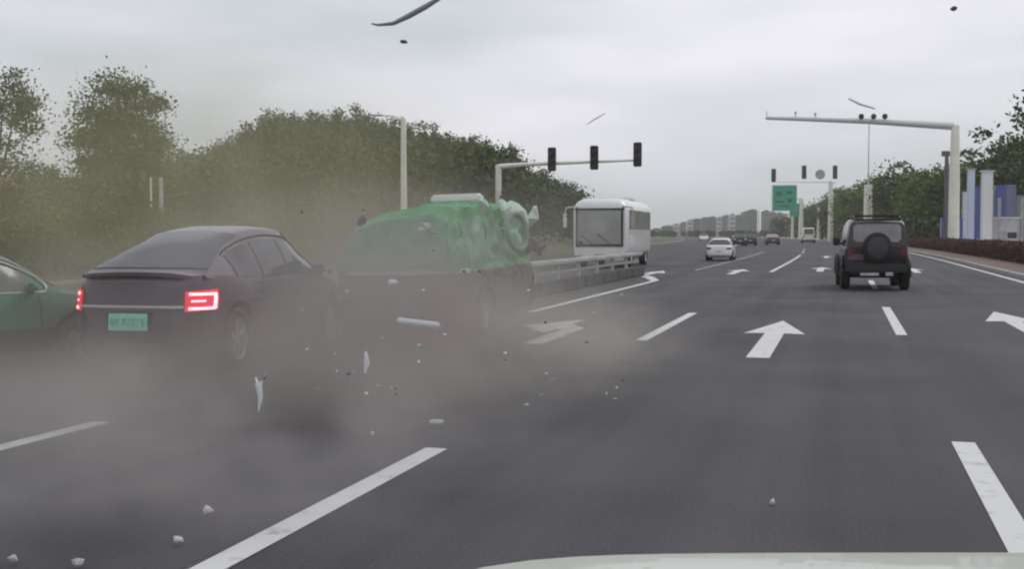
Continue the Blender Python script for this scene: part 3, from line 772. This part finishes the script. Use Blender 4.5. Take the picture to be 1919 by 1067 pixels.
# second signal mast, far ahead on the right
Zs = 230; sb = U(1556, 437, Zs); sb.z = 0
t = thing('signal_mast', 'distant signal pole with three small black heads left of the maroon off-roader', 'traffic light', sb)
stp = U(1556, 340, Zs).z
MB().tube([(0, 0, 0), (0, 0, stp)], [.55, .45], 10).build('pole', M_POLE, t, True)
l1 = along(1448, 330, Zs, sb)
MB().tube([(0.9, 0, stp-.3), (0, 0, stp-.2), (l1.x, 0, stp-.0)], [.06, .08, .04], 8).build('arm', M_STEEL, t, True)
for px, py in ((1450, 329), (1507, 323), (1565, 323)):
    q = along(px, py, Zs, sb); signal_head(t, (q.x, -.3, q.z), 2.1)
mb = MB(); mb.lathe([(0, .001), (0, .95), (.06, .95), (.06, .001)], 20, 'y'); q = along(1537, 327, Zs, sb); o = mb.build('round_sign', M_CONC, t, True); o.location = (q.x, -.25, q.z)

# green direction sign
Zd = 285; db = U(1501, 437, Zd); db.z = 0
t = thing('road_sign', 'green direction sign with a small lower panel hung on a pale post over the road', 'sign', db)
MB().tube([(0, 0, 0), (0, 0, U(1501, 372, Zd).z)], [.65, .55], 10).build('post', M_POLE, t, True)
p0 = along(1448, 348, Zd, db); p1 = along(1493, 395, Zd, db); p2 = along(1480, 380, Zd, db); p3 = along(1506, 404, Zd, db)
cx, cz = (p0.x+p1.x)/2, (p0.z+p1.z)/2
pn = MB().box((cx, -.4, cz), (p1.x-p0.x, .14, p0.z-p1.z), .02).build('sign_panel', M_GREENSIGN, t)
mb = MB(); fr = P('sign_border', (.30, .62, .50), .5); a_, b_ = (p1.x-p0.x)/2, (p0.z-p1.z)/2
for (x, z, ww, hh_) in ((0, b_, 2*a_, .2), (0, -b_, 2*a_, .12), (-a_, 0, .28, 2*b_), (a_, 0, .12, 2*b_)): mb.box((cx+x, -.5, cz+z), (ww, .05, hh_))
mb.build('border', fr, pn)
mb = MB()
for (x, z, ww, hh_) in ((-.45, .35, .5, .34), (.4, .45, .5, .24), (-.4, -.3, .7, .16), (.45, -.2, .4, .3), (0, -.62, .8, .14)): mb.box((cx+x*a_, -.49, cz+z*b_), (ww*a_, .03, hh_*b_))
mb.build('dark_symbol', P('dark_green', (.01, .12, .08), .6), pn)
MB().box(((p2.x+p3.x)/2, -.3, (p2.z+p3.z)/2-.2), (p3.x-p2.x, .12, (p2.z-p3.z)), .02).build('lower_panel', M_GREENSIGN, t)
MB().tube([(0, 0, cz-.3), (p0.x, -.2, cz-.3)], .12, 8).build('arm', M_POLE, t, True)

# plain pale posts along the right verge
for k, (px, ytop, Z, r, lab) in enumerate(((1626, 330, 168, .52, 'thick cream post rising behind the off-road car roof'),
                              (1485, 385, 312, .4, 'slim cream post below the left part of the green sign'),
                              (1421, 396, 402, .5, 'slim pale post far down the road by the dark buildings'),
                              (1534, 388, 258, .4, 'slim pale post between the white minibus and the distant signal pole'))):
    q = U(px, 437, Z); q.z = 0; ht = U(px, ytop, Z).z
    if k == 0:
        t = thing('lamp_post', lab, 'lamp post', q); ht = U(px, 225, Z).z
        MB().tube([(0, 0, 0), (0, 0, ht*.48)], [.62, .56], 12).build('pole', M_POLE, t, True)
        MB().tube([(0, 0, ht*.48), (0, 0, ht)], [.10, .06], 8).build('upper_pole', P('sky_grey_steel', (.55, .56, .56), .5), t, True)
        MB().tube([(0, 0, ht-.05), (-.8, 0, ht+.1), (-2.0, 0, ht+.12)], [.05, .04, .04], 6).build('lamp_arm', M_STEEL, t, True)
    else:
        o = MB().tube([(0, 0, 0), (0, 0, ht)], [r, r*.8], 10).build('roadside_post', M_POLE, None, True); o.location = q; tag(o, lab, 'post')
q = U(1772, 437, 110); q.z = .05
t = thing('dark_pole', 'thin dark pole with a bracket just left of the tall cream mast', 'post', q); ht = U(1772, 285, 110).z
MB().tube([(0, 0, 0), (0, 0, ht)], [.22, .17], 8).build('pole', M_DEBD, t, True)
MB().box((-.1, 0, ht-.2), (.75, .3, .5), .05).build('bracket', M_DEBD, t)

# ------------------------------------------------------------ vegetation
def leaves(pts, size, jitter=.4):
    n = len(pts); pts = np.asarray(pts, float)
    a = rng.normal(size=(n, 3)); a /= np.linalg.norm(a, axis=1)[:, None]; b_ = rng.normal(size=(n, 3)); b_ -= (a*b_).sum(1)[:, None]*a; b_ /= np.linalg.norm(b_, axis=1)[:, None]
    s = size*(1+jitter*rng.uniform(-1, 1, n))[:, None]
    q = np.stack([pts+a*s, pts+b_*s*.6, pts-a*s, pts-b_*s*.6], 1).reshape(-1, 3); return q
def leafmesh(name, q, mat):
    n = len(q)//4; me = bpy.data.meshes.new(name); me.vertices.add(len(q)); me.vertices.foreach_set('co', q.astype(np.float32).ravel())
    me.loops.add(4*n); me.loops.foreach_set('vertex_index', np.arange(4*n, dtype=np.int32)); me.polygons.add(n)
    me.polygons.foreach_set('loop_start', np.arange(0, 4*n, 4, dtype=np.int32)); me.polygons.foreach_set('loop_total', np.full(n, 4, dtype=np.int32))
    me.update(); me.validate(); me.materials.append(mat); return me
def clumps(nc, per, rx, rz, cz, cr, hollow=.35, taper=0):
    out = []
    cs = []
    while len(cs) < nc:
        d = rng.normal(size=3); d /= np.linalg.norm(d); r = hollow+(1-hollow)*rng.random()**.6
        p = d*r*np.array([rx, rx, rz])
        if taper: p[:2] *= max(.12, 1-taper*(p[2]/rz+1)/2)
        cs.append(p+[0, 0, cz])
    for c in cs:
        k = cr*rng.uniform(.6, 1.3); p = rng.normal(size=(per, 3))*np.array([k, k, k*.6])*.5; out.append(c+p)
    return np.concatenate(out), cs
def trunk_mesh(h, r, cs, nl=7):
    mb = MB(); pts = [(0, 0, 0), (.05*h*.2, 0, h*.3), (-.02*h, .02*h, h*.6), (0, 0, h*.9)]
    mb.tube(pts, [r, r*.8, r*.6, r*.25], 8)
    for c in random.sample(list(cs), min(nl, len(cs))):
        z0 = random.uniform(.35, .65)*h; mid = (c[0]*.5, c[1]*.5, z0+(c[2]-z0)*.4); mb.tube([(0, 0, z0), mid, tuple(c)], [r*.4, r*.25, r*.08], 6)
    me = bpy.data.meshes.new('trunk'); me.from_pydata(mb.v, [], mb.f); me.shade_smooth(); me.materials.append(M_BARK); return me
def treekind(h, rx, nc, per, ls, mat, cr, taper=0, low=.35):
    rz = h*(1-low)/2; cz = h*low+rz
    p, cs = clumps(nc, per, rx, rz, cz, cr, taper=taper); return leafmesh('crown', leaves(p, ls), mat), trunk_mesh(h, .035*h**.9, cs), p
def tree(kind, loc, s=1, label='', group=None, rz=0, name='tree'):
    t = thing(name, label, 'tree', loc, rz, group); t.scale = (s, s, s); link('crown', kind[0], t); link('trunk', kind[1], t); return t
# two near street trees on the left
K1 = treekind(10, 2.65, 120, 190, .095, M_LEAF, 1.0, low=.3)
q = U(240, 437, 58); q.z = 0; t = tree(K1, q, 1.0, 'tall rounded leafy tree standing alone above the green car on the left'); sx = U(240, 128, 58).z/10.3; t.scale = (sx, sx, sx)
K1b = treekind(10, 2.2, 70, 130, .09, M_LEAF, .9, low=.3)
q = U(-5, 437, 56); q.z = 0; t = tree(K1b, q, .95, 'sparse leafy tree cut off by the left edge of the photo', rz=1)
# hill
SKY = [(-1500, 330), (-400, 325), (0, 335), (80, 320), (150, 318), (300, 300), (420, 262), (470, 232), (520, 208), (640, 208), (720, 216), (800, 235), (880, 252), (955, 275), (1010, 318), (1070, 335), (1092, 370), (1115, 425), (1180, 437)]
def hill_h(px, Z):
    y = float(np.interp(px, [a for a, _ in SKY], [b_ for _, b_ in SKY])); H = max(0, (437-y)*150/FPX+CAMH-7.5)
    k = max(0, min(1, (Z-72)/75)); k = k*k*(3-2*k); f = 1-max(0, min(1, (Z-190)/160))**2; return H*k*f
V = []; F = []; pxs = list(range(-1500, 1201, 50)); Zs_ = list(range(66, 360, 12))
for px in pxs:
    for Z in Zs_:
        p = U(px, 437, Z); V.append((p.x, p.y, hill_h(px, Z)-.02+(.0 if Z > 70 else -.3)))
for i in range(len(pxs)-1):
    for j in range(len(Zs_)-1): a = i*len(Zs_)+j; F.append((a, a+len(Zs_), a+len(Zs_)+1, a+1))
obj('hill', V, F, P('hill_soil', (.09, .085, .05), .95, scale=.2, var=.3), kind='structure', smooth=True)
# forest as one mass, with crowns one can tell apart on the skyline as trees of their own
FK = [treekind(8, 2.8, 34, 56, .21, M_LEAFD, 1.5, low=.12), treekind(8, 2.4, 30, 56, .20, M_LEAFG, 1.4, low=.12), treekind(9.5, 1.7, 34, 50, .18, M_LEAFD, .8, taper=.9, low=.1)]
acc = []; 
fp = [k[0] for k in FK]; fq = []
for me in fp:
    a = np.empty(len(me.vertices)*3, np.float32); me.vertices.foreach_get('co', a); fq.append(a.reshape(-1, 3))
for (Z, step, pmax) in ((50, 60, 700), (60, 50, 800), (70, 46, 930), (84, 40, 960), (98, 36, 1000), (112, 34, 1030), (126, 32, 1060), (140, 30, 1088)):
    px = -700
    while px < pmax:
        px += step*random.uniform(.7, 1.3); zz = Z+random.uniform(-5, 5)
        yk = float(np.interp(px, [a for a, _ in SKY], [b_ for _, b_ in SKY])); lim = (437-yk-(4 if Z > 100 else 0))*zz/FPX+CAMH
        if Z < 65: lim = random.uniform(2.8, 4.6)
        p = U(px, 437, zz); hz = hill_h(px, zz); s = min(random.uniform(.75, 1.0), (lim-hz)/8.2)
        if s < .25: continue
        q = fq[random.choice((0, 0, 1, 1, 2))]; a = random.uniform(0, 6.28); Rm = np.array([[math.cos(a), -math.sin(a), 0], [math.sin(a), math.cos(a), 0], [0, 0, 1]])
        acc.append((q*s) @ Rm.T+np.array([p.x, p.y, hz-.4]))
o = link('woodland', leafmesh('woodland', np.concatenate(acc), M_LEAFD)); o['kind'] = 'stuff'; o['label'] = 'dense olive woodland covering the hill behind the crash'; o['category'] = 'woodland'
n_ = 0
for px, ytop, k in ((470, 236, 0), (518, 196, 1), (560, 205, 0), (585, 199, 2), (612, 205, 2), (632, 203, 2), (668, 186, 2), (705, 208, 0), (735, 212, 2), (772, 222, 2), (812, 222, 2), (850, 243, 0), (900, 255, 1), (945, 262, 0), (1000, 312, 1), (1040, 328, 0), (1068, 335, 2), (420, 258, 0), (360, 275, 1), (100, 318, 0), (150, 316, 1), (330, 285, 0)):
    Z = 146; p = U(px, 437, Z); hz = hill_h(px, Z); top = U(px, ytop, Z).z; s = max(.5, (top-hz)/(9.7 if k == 2 else 8.3))
    p.z = hz-.2
    t = tree(FK[k], p, s, ['dark round tree on the skyline of the wooded hill', 'green round tree on the skyline of the wooded hill', 'pointed conifer sticking up on the hill skyline'][k], ['round dark trees along the hill skyline', 'round green trees along the hill skyline', 'pointed trees along the hill skyline'][k], random.uniform(0, 6), name='conifer_tree' if k == 2 else 'tree')
acc = []
for i in range(150):
    y = random.uniform(2, 75); x = random.uniform(-25.5, -23.2); q = fq[random.choice((0, 1))]; a = random.uniform(0, 6.28); Rm = np.array([[math.cos(a), -math.sin(a), 0], [math.sin(a), math.cos(a), 0], [0, 0, 1]])
    sc1 = random.uniform(.22, .34); acc.append((q[::1]*np.array([.36, .36, sc1])) @ Rm.T*np.array([1, 1, 1])+np.array([x, y, -.1]))
o = link('shrubs', leafmesh('shrubs', np.concatenate(acc), M_LEAFD)); o['kind'] = 'stuff'; o['label'] = 'rough belt of low shrubs along the far left kerb'; o['category'] = 'shrubs'
# right-hand trees
RK = [treekind(9, 3.0, 80, 70, .22, M_LEAFG, 1.4, low=.05), treekind(9, 2.6, 60, 65, .19, M_LEAFD, 1.1, low=.12)]
RK.append(treekind(9, 2.7, 45, 50, .15, M_LEAFD, 1.0, low=.52)); FAR = []
def rtree(px, ytop, Z, k, lab, grp=None):
    if px > 1740 and k != 2: Z = max(Z, 124)
    while (U(px, 437, Z).x-curve(U(px, 437, Z).y)) < 11.5 and Z < 600: Z += 3
    p = U(px, 437, Z); p.z = 0; s = U(px, ytop, Z).z/9.2; t = tree(RK[k], p, s, lab, grp, random.uniform(0, 6)); return t
rtree(1992, 150, 78, 2, 'large tree with drooping branches at the right edge of the photo')
rtree(1872, 225, 122, 1, 'mid-sized tree behind the blue hoarding on the right')
rtree(1940, 260, 90, 0, 'tree behind the white kiosk at the right edge')
rtree(1692, 292, 105, 1, 'uneven dark-topped tree right of the off-road car')
gG = 'green trees lining the right side of the road'
gD = 'dark trees lining the right side of the road'
for px, yt, Z, k in ((1745, 312, 118, 0), (1720, 318, 122, 0), (1775, 305, 115, 0), (1665, 322, 180, 0), (1640, 330, 185, 0), (1610, 338, 190, 0), (1800, 300, 110, 0), (1840, 295, 108, 0), (1885, 285, 105, 0), (1925, 270, 100, 0),
                     (1590, 348, 240, 0), (1572, 352, 250, 0), (1556, 362, 260, 0), (1540, 372, 280, 0), (1524, 380, 310, 0), (1508, 388, 330, 0), (1690, 345, 112, 0), (1655, 350, 180, 0), (1730, 345, 108, 0)):
    rtree(px, yt, Z, k, 'green tree in the row lining the right side of the road', gG)
for px, yt, Z in ((1492, 396, 290), (1474, 398, 320), (1456, 402, 350), (1600, 375, 240), (1560, 385, 260), (1525, 400, 330)):
    rtree(px, yt, Z, 1, 'dark tree in the distant row along the right side of the road', gD)
# low far belt of dark trees under the far buildings
acc = []
for i in range(150):
    px = random.uniform(1100, 1500); Z = random.uniform(380, 520); p = U(px, 437, Z); s = (U(px, random.uniform(430, 435), Z).z)/8.3
    q = fq[random.choice((0, 1))]; acc.append(q*np.array([s*1.3, s*1.3, s])+np.array([p.x, p.y, 0]))
o = link('far_trees', leafmesh('far_trees', np.concatenate(acc), M_LEAFD)); o['kind'] = 'stuff'; o['label'] = 'low hazy belt of trees at the foot of the distant towers'; o['category'] = 'woodland'
# hedge
def hedge():
    t = thing('hedge', 'long clipped reddish-brown hedge on the verge behind the edge line on the right', 'hedge')
    xs0, xs1, H = 8.0, 9.5, .98; ys = np.arange(20, 260, 4.0); V = []; F = []
    for y in ys: c = curve(y); V += [(xs0+.12+c, y, .05), (xs0+.12+c, y, H-.1), (xs1-.12+c, y, H-.1), (xs1-.12+c, y, .05)]
    for i in range(len(ys)-1):
        for j in range(3): F.append((4*i+j, 4*i+j+1, 4*i+j+5, 4*i+j+4))
    F += [(0, 1, 2, 3), tuple(4*(len(ys)-1)+k for k in (3, 2, 1, 0))]
    obj('branches', V, F, P('hedge_inside', (.035, .018, .016), .95), t)
    n = 60000; y = 20+235*rng.random(n)**1.7; f = rng.random(n); x = np.where(f < .5, xs0+rng.normal(0, .05, n), rng.uniform(xs0, xs1, n)); z = np.where(f < .5, rng.uniform(.08, H, n), H+rng.normal(-.03, .05, n))
    cv = np.array([curve(v) for v in y]); bumpy = .05*np.sin(y*1.3)+.04*np.sin(y*3.7)
    link('foliage', leafmesh('foliage', leaves(np.stack([x+cv, y, z+bumpy*(z/H)], 1), .06), M_HEDGE), t)
hedge()

# ------------------------------------------------------------ right-hand hoarding and kiosk
M_BLUE = P('blue_panel', (.07, .10, .30), .6, var=.2); M_PALEB = P('pale_blue_panel', (.60, .66, .80), .6, var=.1)
def upr(px0, px1, y0, y1, Z, name, m, label, cat, th=.4, zf=0, parts=None):
    a = U(px0, 437, Z); b_ = U(px1, 437, Z); w_ = (a-b_).length; mid = (a+b_)/2; top = U(px0, y0, Z).z; bot = max(0, U(px0, y1, Z).z) if y1 else 0
    t = thing(name, label, cat, (mid.x, mid.y, 0), YAW)
    MB().box((0, 0, (top+bot)/2), (w_, th, top-bot), .03).build('shaft', m, t)
    return t, w_, top
t, w_, tp = upr(1812, 1824, 318, None, 108, 'pillar', M_PALEB, 'slim pale pillar right of the tall cream mast', 'pillar'); MB().box((0, 0, tp+.06), (w_*1.4, .6, .12), .02).build('cap', M_CONC, t)
MB().box((0, -.1, .5), (w_*2.6, .7, 1.0), .03).build('base', M_WHITE, t)
t, w_, tp = upr(1838, 1858, 322, None, 106, 'pillar', M_WHITE, 'wide pale pillar between blue hoarding panels', 'pillar'); MB().box((0, 0, tp+.06), (w_*1.3, .6, .12), .02).build('cap', M_PALEB, t)
MB().box((0, 0, .35), (w_*1.3, .7, .7), .03).build('base', M_DEBD, t)
a = U(1788, 437, 114); b2 = U(1919, 437, 114); L0 = (b2-a).length+2.5; mid = (a+b2)/2
t = thing('hoarding', 'blue and grey panelled hoarding behind the hedge on the right', 'hoarding', (mid.x, mid.y, 0), YAW)
npan = 9; rng2 = random.Random(3)
for i in range(npan):
    x = -L0/2+L0*(i+.5)/npan; hgt = (3.7+rng2.uniform(-.3, .9))*1.5 if i > 1 else 3.0
    MB().box((x, 0, hgt/2), (L0/npan-.04, .08, hgt), .01).build('panel', [M_BLUE, M_BLUE, M_PALEB, M_BLUE, P('grey_panel', (.2, .2, .26), .6), M_BLUE, P('slate_panel', (.16, .17, .28), .6), P('grey_panel', (.2, .2, .23)), M_BLUE][i], t)
    MB().box((x-L0/npan/2, .1, hgt/2), (.1, .1, hgt), .01).build('post', M_STEEL, t)
# kiosk
a = U(1865, 437, 96); b2 = U(1908, 437, 96); W0 = (b2-a).length; mid = (a+b2)/2
t = thing('kiosk', 'low white kiosk behind the hedge at the right edge', 'kiosk', (mid.x, mid.y, 0), YAW)
MB().box((0, 0, 1.35), (W0, 1.2, 2.7), .02).build('wall', P('dirty_white', (.50, .48, .50), .7, var=.2, scale=2), t)
MB().box((0, 0, 2.76), (W0+.2, 1.4, .12), .02).build('roof', M_WHITE, t)
MB().box((W0*.1, -.61, 1.35), (W0*.4, .04, .5), .01).build('window', M_GLASS, t); MB().box((-W0*.3, -.61, .9), (.5, .04, 1.6), .01).build('door', M_CONC, t)
for k, x in enumerate((-W0*.5, W0*.5)): MB().box((x, -.72, 2.2), (.2, .2, 4.4), .02).build('post', M_CONC, t)

# red-roofed house behind the left tree
p = U(-40, 437, 84); t = thing('house', 'reddish house half hidden behind the tree at the left edge', 'house', (p.x-1.4, p.y, 0), YAW)
MB().box((0, 0, 2.4), (6, 5, 4.8)).build('wall', P('pink_render', (.40, .24, .20), .8), t)
MB().add([(-3.3, -2.8, 4.8), (3.3, -2.8, 4.8), (3.3, 2.8, 4.8), (-3.3, 2.8, 4.8), (-2, 0, 6.4), (2, 0, 6.4)], [(0, 1, 5, 4), (1, 2, 5), (2, 3, 4, 5), (3, 0, 4), (3, 2, 1, 0)]).build('roof', P('red_tiles', (.32, .12, .09), .8), t)
for x in (-1.6, 0, 1.6):
    wn = MB().box((x, -2.52, 3.2), (.9, .06, 1.1)).build('window', M_WHITE, t); MB().box((x, -2.56, 3.2), (.76, .04, .96)).build('pane', M_GLASS, wn)

# ------------------------------------------------------------ far apartment towers
TW = [(1228, 430, 20, 0), (1250, 424, 16, 1), (1266, 421, 10, 2), (1280, 418, 9, 0), (1292, 414, 9, 2), (1305, 411, 11, 1), (1319, 409, 9, 0), (1333, 407, 12, 1), (1346, 409, 8, 2), (1359, 405, 10, 0), (1371, 403, 9, 2), (1383, 404, 9, 1), (1396, 398, 10, 0), (1409, 394, 12, 1), (1434, 396, 10, 0), (1446, 398, 10, 1), (1459, 400, 12, 0)]
TM = [P('tower_grey', (.07, .075, .065), .8), P('tower_dark', (.035, .04, .035), .8), P('tower_pale', (.42, .42, .38), .8)]
wmesh = {}
for i, (px, yt, wp, k) in enumerate(TW):
    Z = 760+(i*37 % 120); p = U(px, 437, Z); h_ = U(px, yt, Z).z; ww = wp*1.25*Z/FPX
    lab = ('%s tower block in the hazy distance, %s' % (['grey', 'dark', 'pale'][k], ['low and widest, beside the bus', 'just left of the first pale one', 'first from the bus', 'between the two leftmost pale ones', 'second from the bus', 'above the pale oncoming sedan', 'above and left of the white sedan',
        'directly above the left part of the white sedan', 'directly above the white sedan roof', 'right above the edge of the white sedan', 'third from the bus', 'above the dark sedan', 'left of the tallest one', 'the tallest in the row', 'right of the slim post', 'near the edge of the green sign', 'last one before the trees under the green sign'][i]))
    t = thing('tower_block', lab, 'building', (p.x, p.y, 0), YAW, 'distant tower blocks')
    MB().box((0, 0, h_/2), (ww, 6, h_)).build('wall', TM[k], t)
    MB().box((ww*.1, 0, h_+.4), (ww*.5, 3, .8)).build('roof', TM[(k+1) % 3], t)
    key = round(ww, 1)
    if key not in wmesh:
        mb = MB(); mb.box((0, 0, 0), (ww*.7, .1, .9)); me = bpy.data.meshes.new('window'); me.from_pydata(mb.v, [], mb.f); me.materials.append(M_GLASS); wmesh[key] = me
    for f in range(int(h_/3)): o = link('window', wmesh[key], t); o.location = (0, -3.03, 2+f*3)

# ------------------------------------------------------------ debris
def shard(pts, r, label, m, Z=None, name='debris_strip'):
    P3 = [U(x, y, Z) for x, y in pts]; c = P3[len(P3)//2].copy(); mb = MB(); mb.tube([p-c for p in P3], r, 6)
    fl = cam.rotation_euler
    o = mb.warp(lambda v: (v[0]*1, v[1]+.15*abs(v[0]), v[2])).build(name, m, None, True); o.location = c; return tag(o, label, 'debris')
shard([(692, 42), (705, 45), (735, 43), (765, 30), (795, 12), (822, -6)], [.006, .01, .016, .022, .022, .016], 'long curved dark strip flying across the top of the sky', P('mid_grey_debris', (.24, .24, .26), .6), 9)
shard([(1590, 184), (1612, 195), (1640, 203)], [.012, .018, .012], 'short pale curved strip flying above the white gantry arm', M_WHITE, 16)
shard([(1097, 234), (1115, 223), (1134, 212)], [.006, .014, .008], 'faint thin sliver flying above the three black signal heads', M_WHITE, 18)
def chunk(loc, s, label, m, name='debris_fragment'):
    bm = bmesh.new(); bmesh.ops.create_icosphere(bm, subdivisions=1, radius=1)
    for v in bm.verts: v.co = Vector((v.co.x*s[0], v.co.y*s[1], v.co.z*s[2]))*(1+.9*noise.noise(v.co*1.7+Vector(loc)))
    mb = MB().bm(bm); o = mb.build(name, m); o.location = loc; o.rotation_euler = (random.random()*.3, random.random()*.3, random.random()*6); return tag(o, label, 'debris')
chunk(U(755, 78, 12), (.04, .03, .025), 'small dark speck flying below the long curved strip', M_DEBD)
chunk(U(1787, 15, 10), (.045, .03, .025), 'small dark speck flying at the top right of the sky', M_DEBD)
chunk(G(388, 957, .04), (.028, .026, .026), 'small pale fragment on the road in front, larger of two by the lane line', M_DEB)
chunk(G(335, 1012, .03), (.026, .022, .018), 'small pale fragment near the bottom left, just below the larger one', M_DEB)
chunk(G(697, 813, .03), (.018, .02, .018), 'tiny pale fragment left of the near lane line end', M_DEB)
chunk(G(145, 1055, .03), (.028, .022, .02), 'dull fragment near the bottom left corner', M_CONC)
chunk(G(25, 1048, .03), (.022, .022, .02), 'dull fragment in the bottom left corner', M_CONC)
chunk(G(1447, 941, .02), (.016, .016, .016), 'tiny fragment alone on the clean asphalt ahead of the bonnet', M_DEB)
def slat(loc, d, rot, label, m):
    mb = MB().box((0, 0, 0), d, min(d)*.3).warp(lambda v: (v[0], v[1], v[2]+.06*abs(v[0])**1.5)); o = mb.build('broken_trim', m, None, True); o.location = loc; o.rotation_euler = rot; return tag(o, label, 'debris')
slat(U(784, 606, 7.2), (.27, .04, .035), (0, R(7), YAW), 'long white strip of trim flying in front of the taxi bumper', M_WHITE)
slat(U(818, 791, 9), (.11, .05, .03), (0, 0, YAW), 'short white bar hovering just above the near lane line', M_WHITE)
slat(U(736, 529, 9), (.075, .04, .04), (0, 0, YAW), 'small white scrap flying at the tail of the taxi', M_WHITE)
slat(U(1037, 713, 12), (.10, .05, .03), (0, R(5), YAW), 'small dull scrap on the dusty road right of the taxi', M_CONC)
slat(U(650, 546, 11), (.05, .04, .04), (0, R(5), YAW), 'tiny white scrap flying right of the sedan', M_WHITE)
shard([(500, 702), (484, 722), (488, 745), (484, 772)], [.008, .024, .015, .004], 'pale splinter spraying from under the sedan rear wheel', M_WHITE, 7.2, 'splinter')
shard([(478, 708), (486, 730)], [.006, .012], 'short pale splinter crossing the longer one by the sedan rear wheel', M_WHITE, 7.2, 'splinter')
shard([(685, 660), (687, 680), (684, 700)], [.01, .022, .008], 'pale upright splinter between sedan and taxi', M_WHITE, 8.5, 'splinter')
rs = random.Random(5)
for i in range(60):
    px = rs.uniform(560, 1180); py = rs.uniform(380, 760); chunk(U(px, py, rs.uniform(9.0, 12.0) if py < 640 else rs.uniform(7, 9.5)), (.006+.018*rs.random()**2, .006+.014*rs.random(), .004+.008*rs.random()), 'tiny crumb thrown up around the taxi', [M_DEB, M_DEBB, M_DEBD][i % 3])['group'] = 'crumbs thrown up around the taxi'

# ------------------------------------------------------------ air and dust
def volmat(name, col, dens):
    m = bpy.data.materials.new(name); m.use_nodes = True; t = m.node_tree; t.nodes.clear()
    o = N(t, 'ShaderNodeOutputMaterial'); v = N(t, 'ShaderNodeVolumePrincipled'); v.inputs['Color'].default_value = col+(1,); v.inputs['Density'].default_value = dens
    v.inputs['Anisotropy'].default_value = 0; t.links.new(v.outputs[0], o.inputs['Volume']); return m, t, v
hm, _, _ = volmat('haze_air', (.96, .96, .94), .00045)
o = MB().box((0, 0, 21), (6100, 6100, 46)).build('haze', hm, kind='stuff')
def dust(cx_, cy_, cz_, rx, ry, rz_, dens, col=(.40, .36, .34), seed=0, nscale=1.2, lo=.32, label='', rot=0, hard=.55):
    m, t, v = volmat('dust_air', col, 0)
    c = N(t, 'ShaderNodeTexCoord'); ln = N(t, 'ShaderNodeVectorMath', operation='LENGTH'); t.links.new(c.outputs['Object'], ln.inputs[0])
    fo = N(t, 'ShaderNodeMapRange', interpolation_type='SMOOTHERSTEP'); fo.inputs[1].default_value = hard-.55; fo.inputs[2].default_value = 1; fo.inputs[3].default_value = 1; fo.inputs[4].default_value = 0
    t.links.new(ln.outputs['Value'], fo.inputs[0])
    g = N(t, 'ShaderNodeNewGeometry'); ad = N(t, 'ShaderNodeVectorMath', operation='ADD'); ad.inputs[1].default_value = (seed*7.1, seed*3.3, 0); t.links.new(g.outputs['Position'], ad.inputs[0])
    n = N(t, 'ShaderNodeTexNoise'); n.inputs['Scale'].default_value = nscale; n.inputs['Detail'].default_value = 5; n.inputs['Roughness'].default_value = .6; t.links.new(ad.outputs[0], n.inputs['Vector'])
    nr = N(t, 'ShaderNodeMapRange'); nr.inputs[1].default_value = lo; nr.inputs[2].default_value = .66; t.links.new(n.outputs['Fac'], nr.inputs[0])
    mu = N(t, 'ShaderNodeMath', operation='MULTIPLY'); t.links.new(fo.outputs[0], mu.inputs[0]); t.links.new(nr.outputs[0], mu.inputs[1])
    m2 = N(t, 'ShaderNodeMath', operation='MULTIPLY'); m2.inputs[1].default_value = dens; t.links.new(mu.outputs[0], m2.inputs[0]); t.links.new(m2.outputs[0], v.inputs['Density'])
    bm = bmesh.new(); bmesh.ops.create_icosphere(bm, subdivisions=3, radius=1.02); o = MB().bm(bm).build('dust_cloud', m, kind='stuff')
    o.location = (cx_, cy_, cz_); o.scale = (rx, ry, rz_); o.rotation_euler = (0, 0, rot); o['label'] = label; o['category'] = 'dust cloud'
    return o
DC = (.55, .50, .47)
dust(-5.6, 10.0, .0, 3.8, 4.6, 1.18, .68, DC, 1, 1.1, .32, 'thick brown-grey dust under and around the dark sedan', hard=.75)
dust(-3.4, 12.4, .1, 2.5, 5.2, 1.15, .58, (.72, .67, .61), 2, 1.2, .36, 'thick dust rolling out to the right below the taxi', hard=.7)
dust(-13.0, 22, 1.5, 8.0, 9, 5.6, .11, (.68, .65, .44), 3, .35, .3, 'thin tall veil of dust in front of the wooded hill', hard=.8)
dust(-4.1, 6.4, .2, 3.5, 4.2, .85, .60, (.60, .57, .55), 4, 1.0, .44, 'thin low dust drifting over the near road', hard=.7)
dust(-5.2, 11.6, 1.0, 3.2, 3.2, 1.4, .24, (.62, .57, .55), 5, .9, .2, 'light dust veiling the upper halves of both crashed cars', hard=.85)
dust(-4.0, 10.0, .6, 1.15, 2.9, 1.2, 1.0, (.56, .51, .49), 6, 1.0, .22, 'dust boiling off the flank of the dark sedan', hard=.75)
dust(-4.4, 15.0, 1.2, 2.4, 2.6, 1.6, .16, (.66, .64, .56), 7, .8, .2, 'pale dust wrapped round the green taxi', hard=.8)
dust(-8.0, 10.5, .5, 1.9, 2.6, 1.3, .40, (.48, .46, .42), 8, .9, .25, 'dull dust in front of the green car at the left edge', hard=.8)
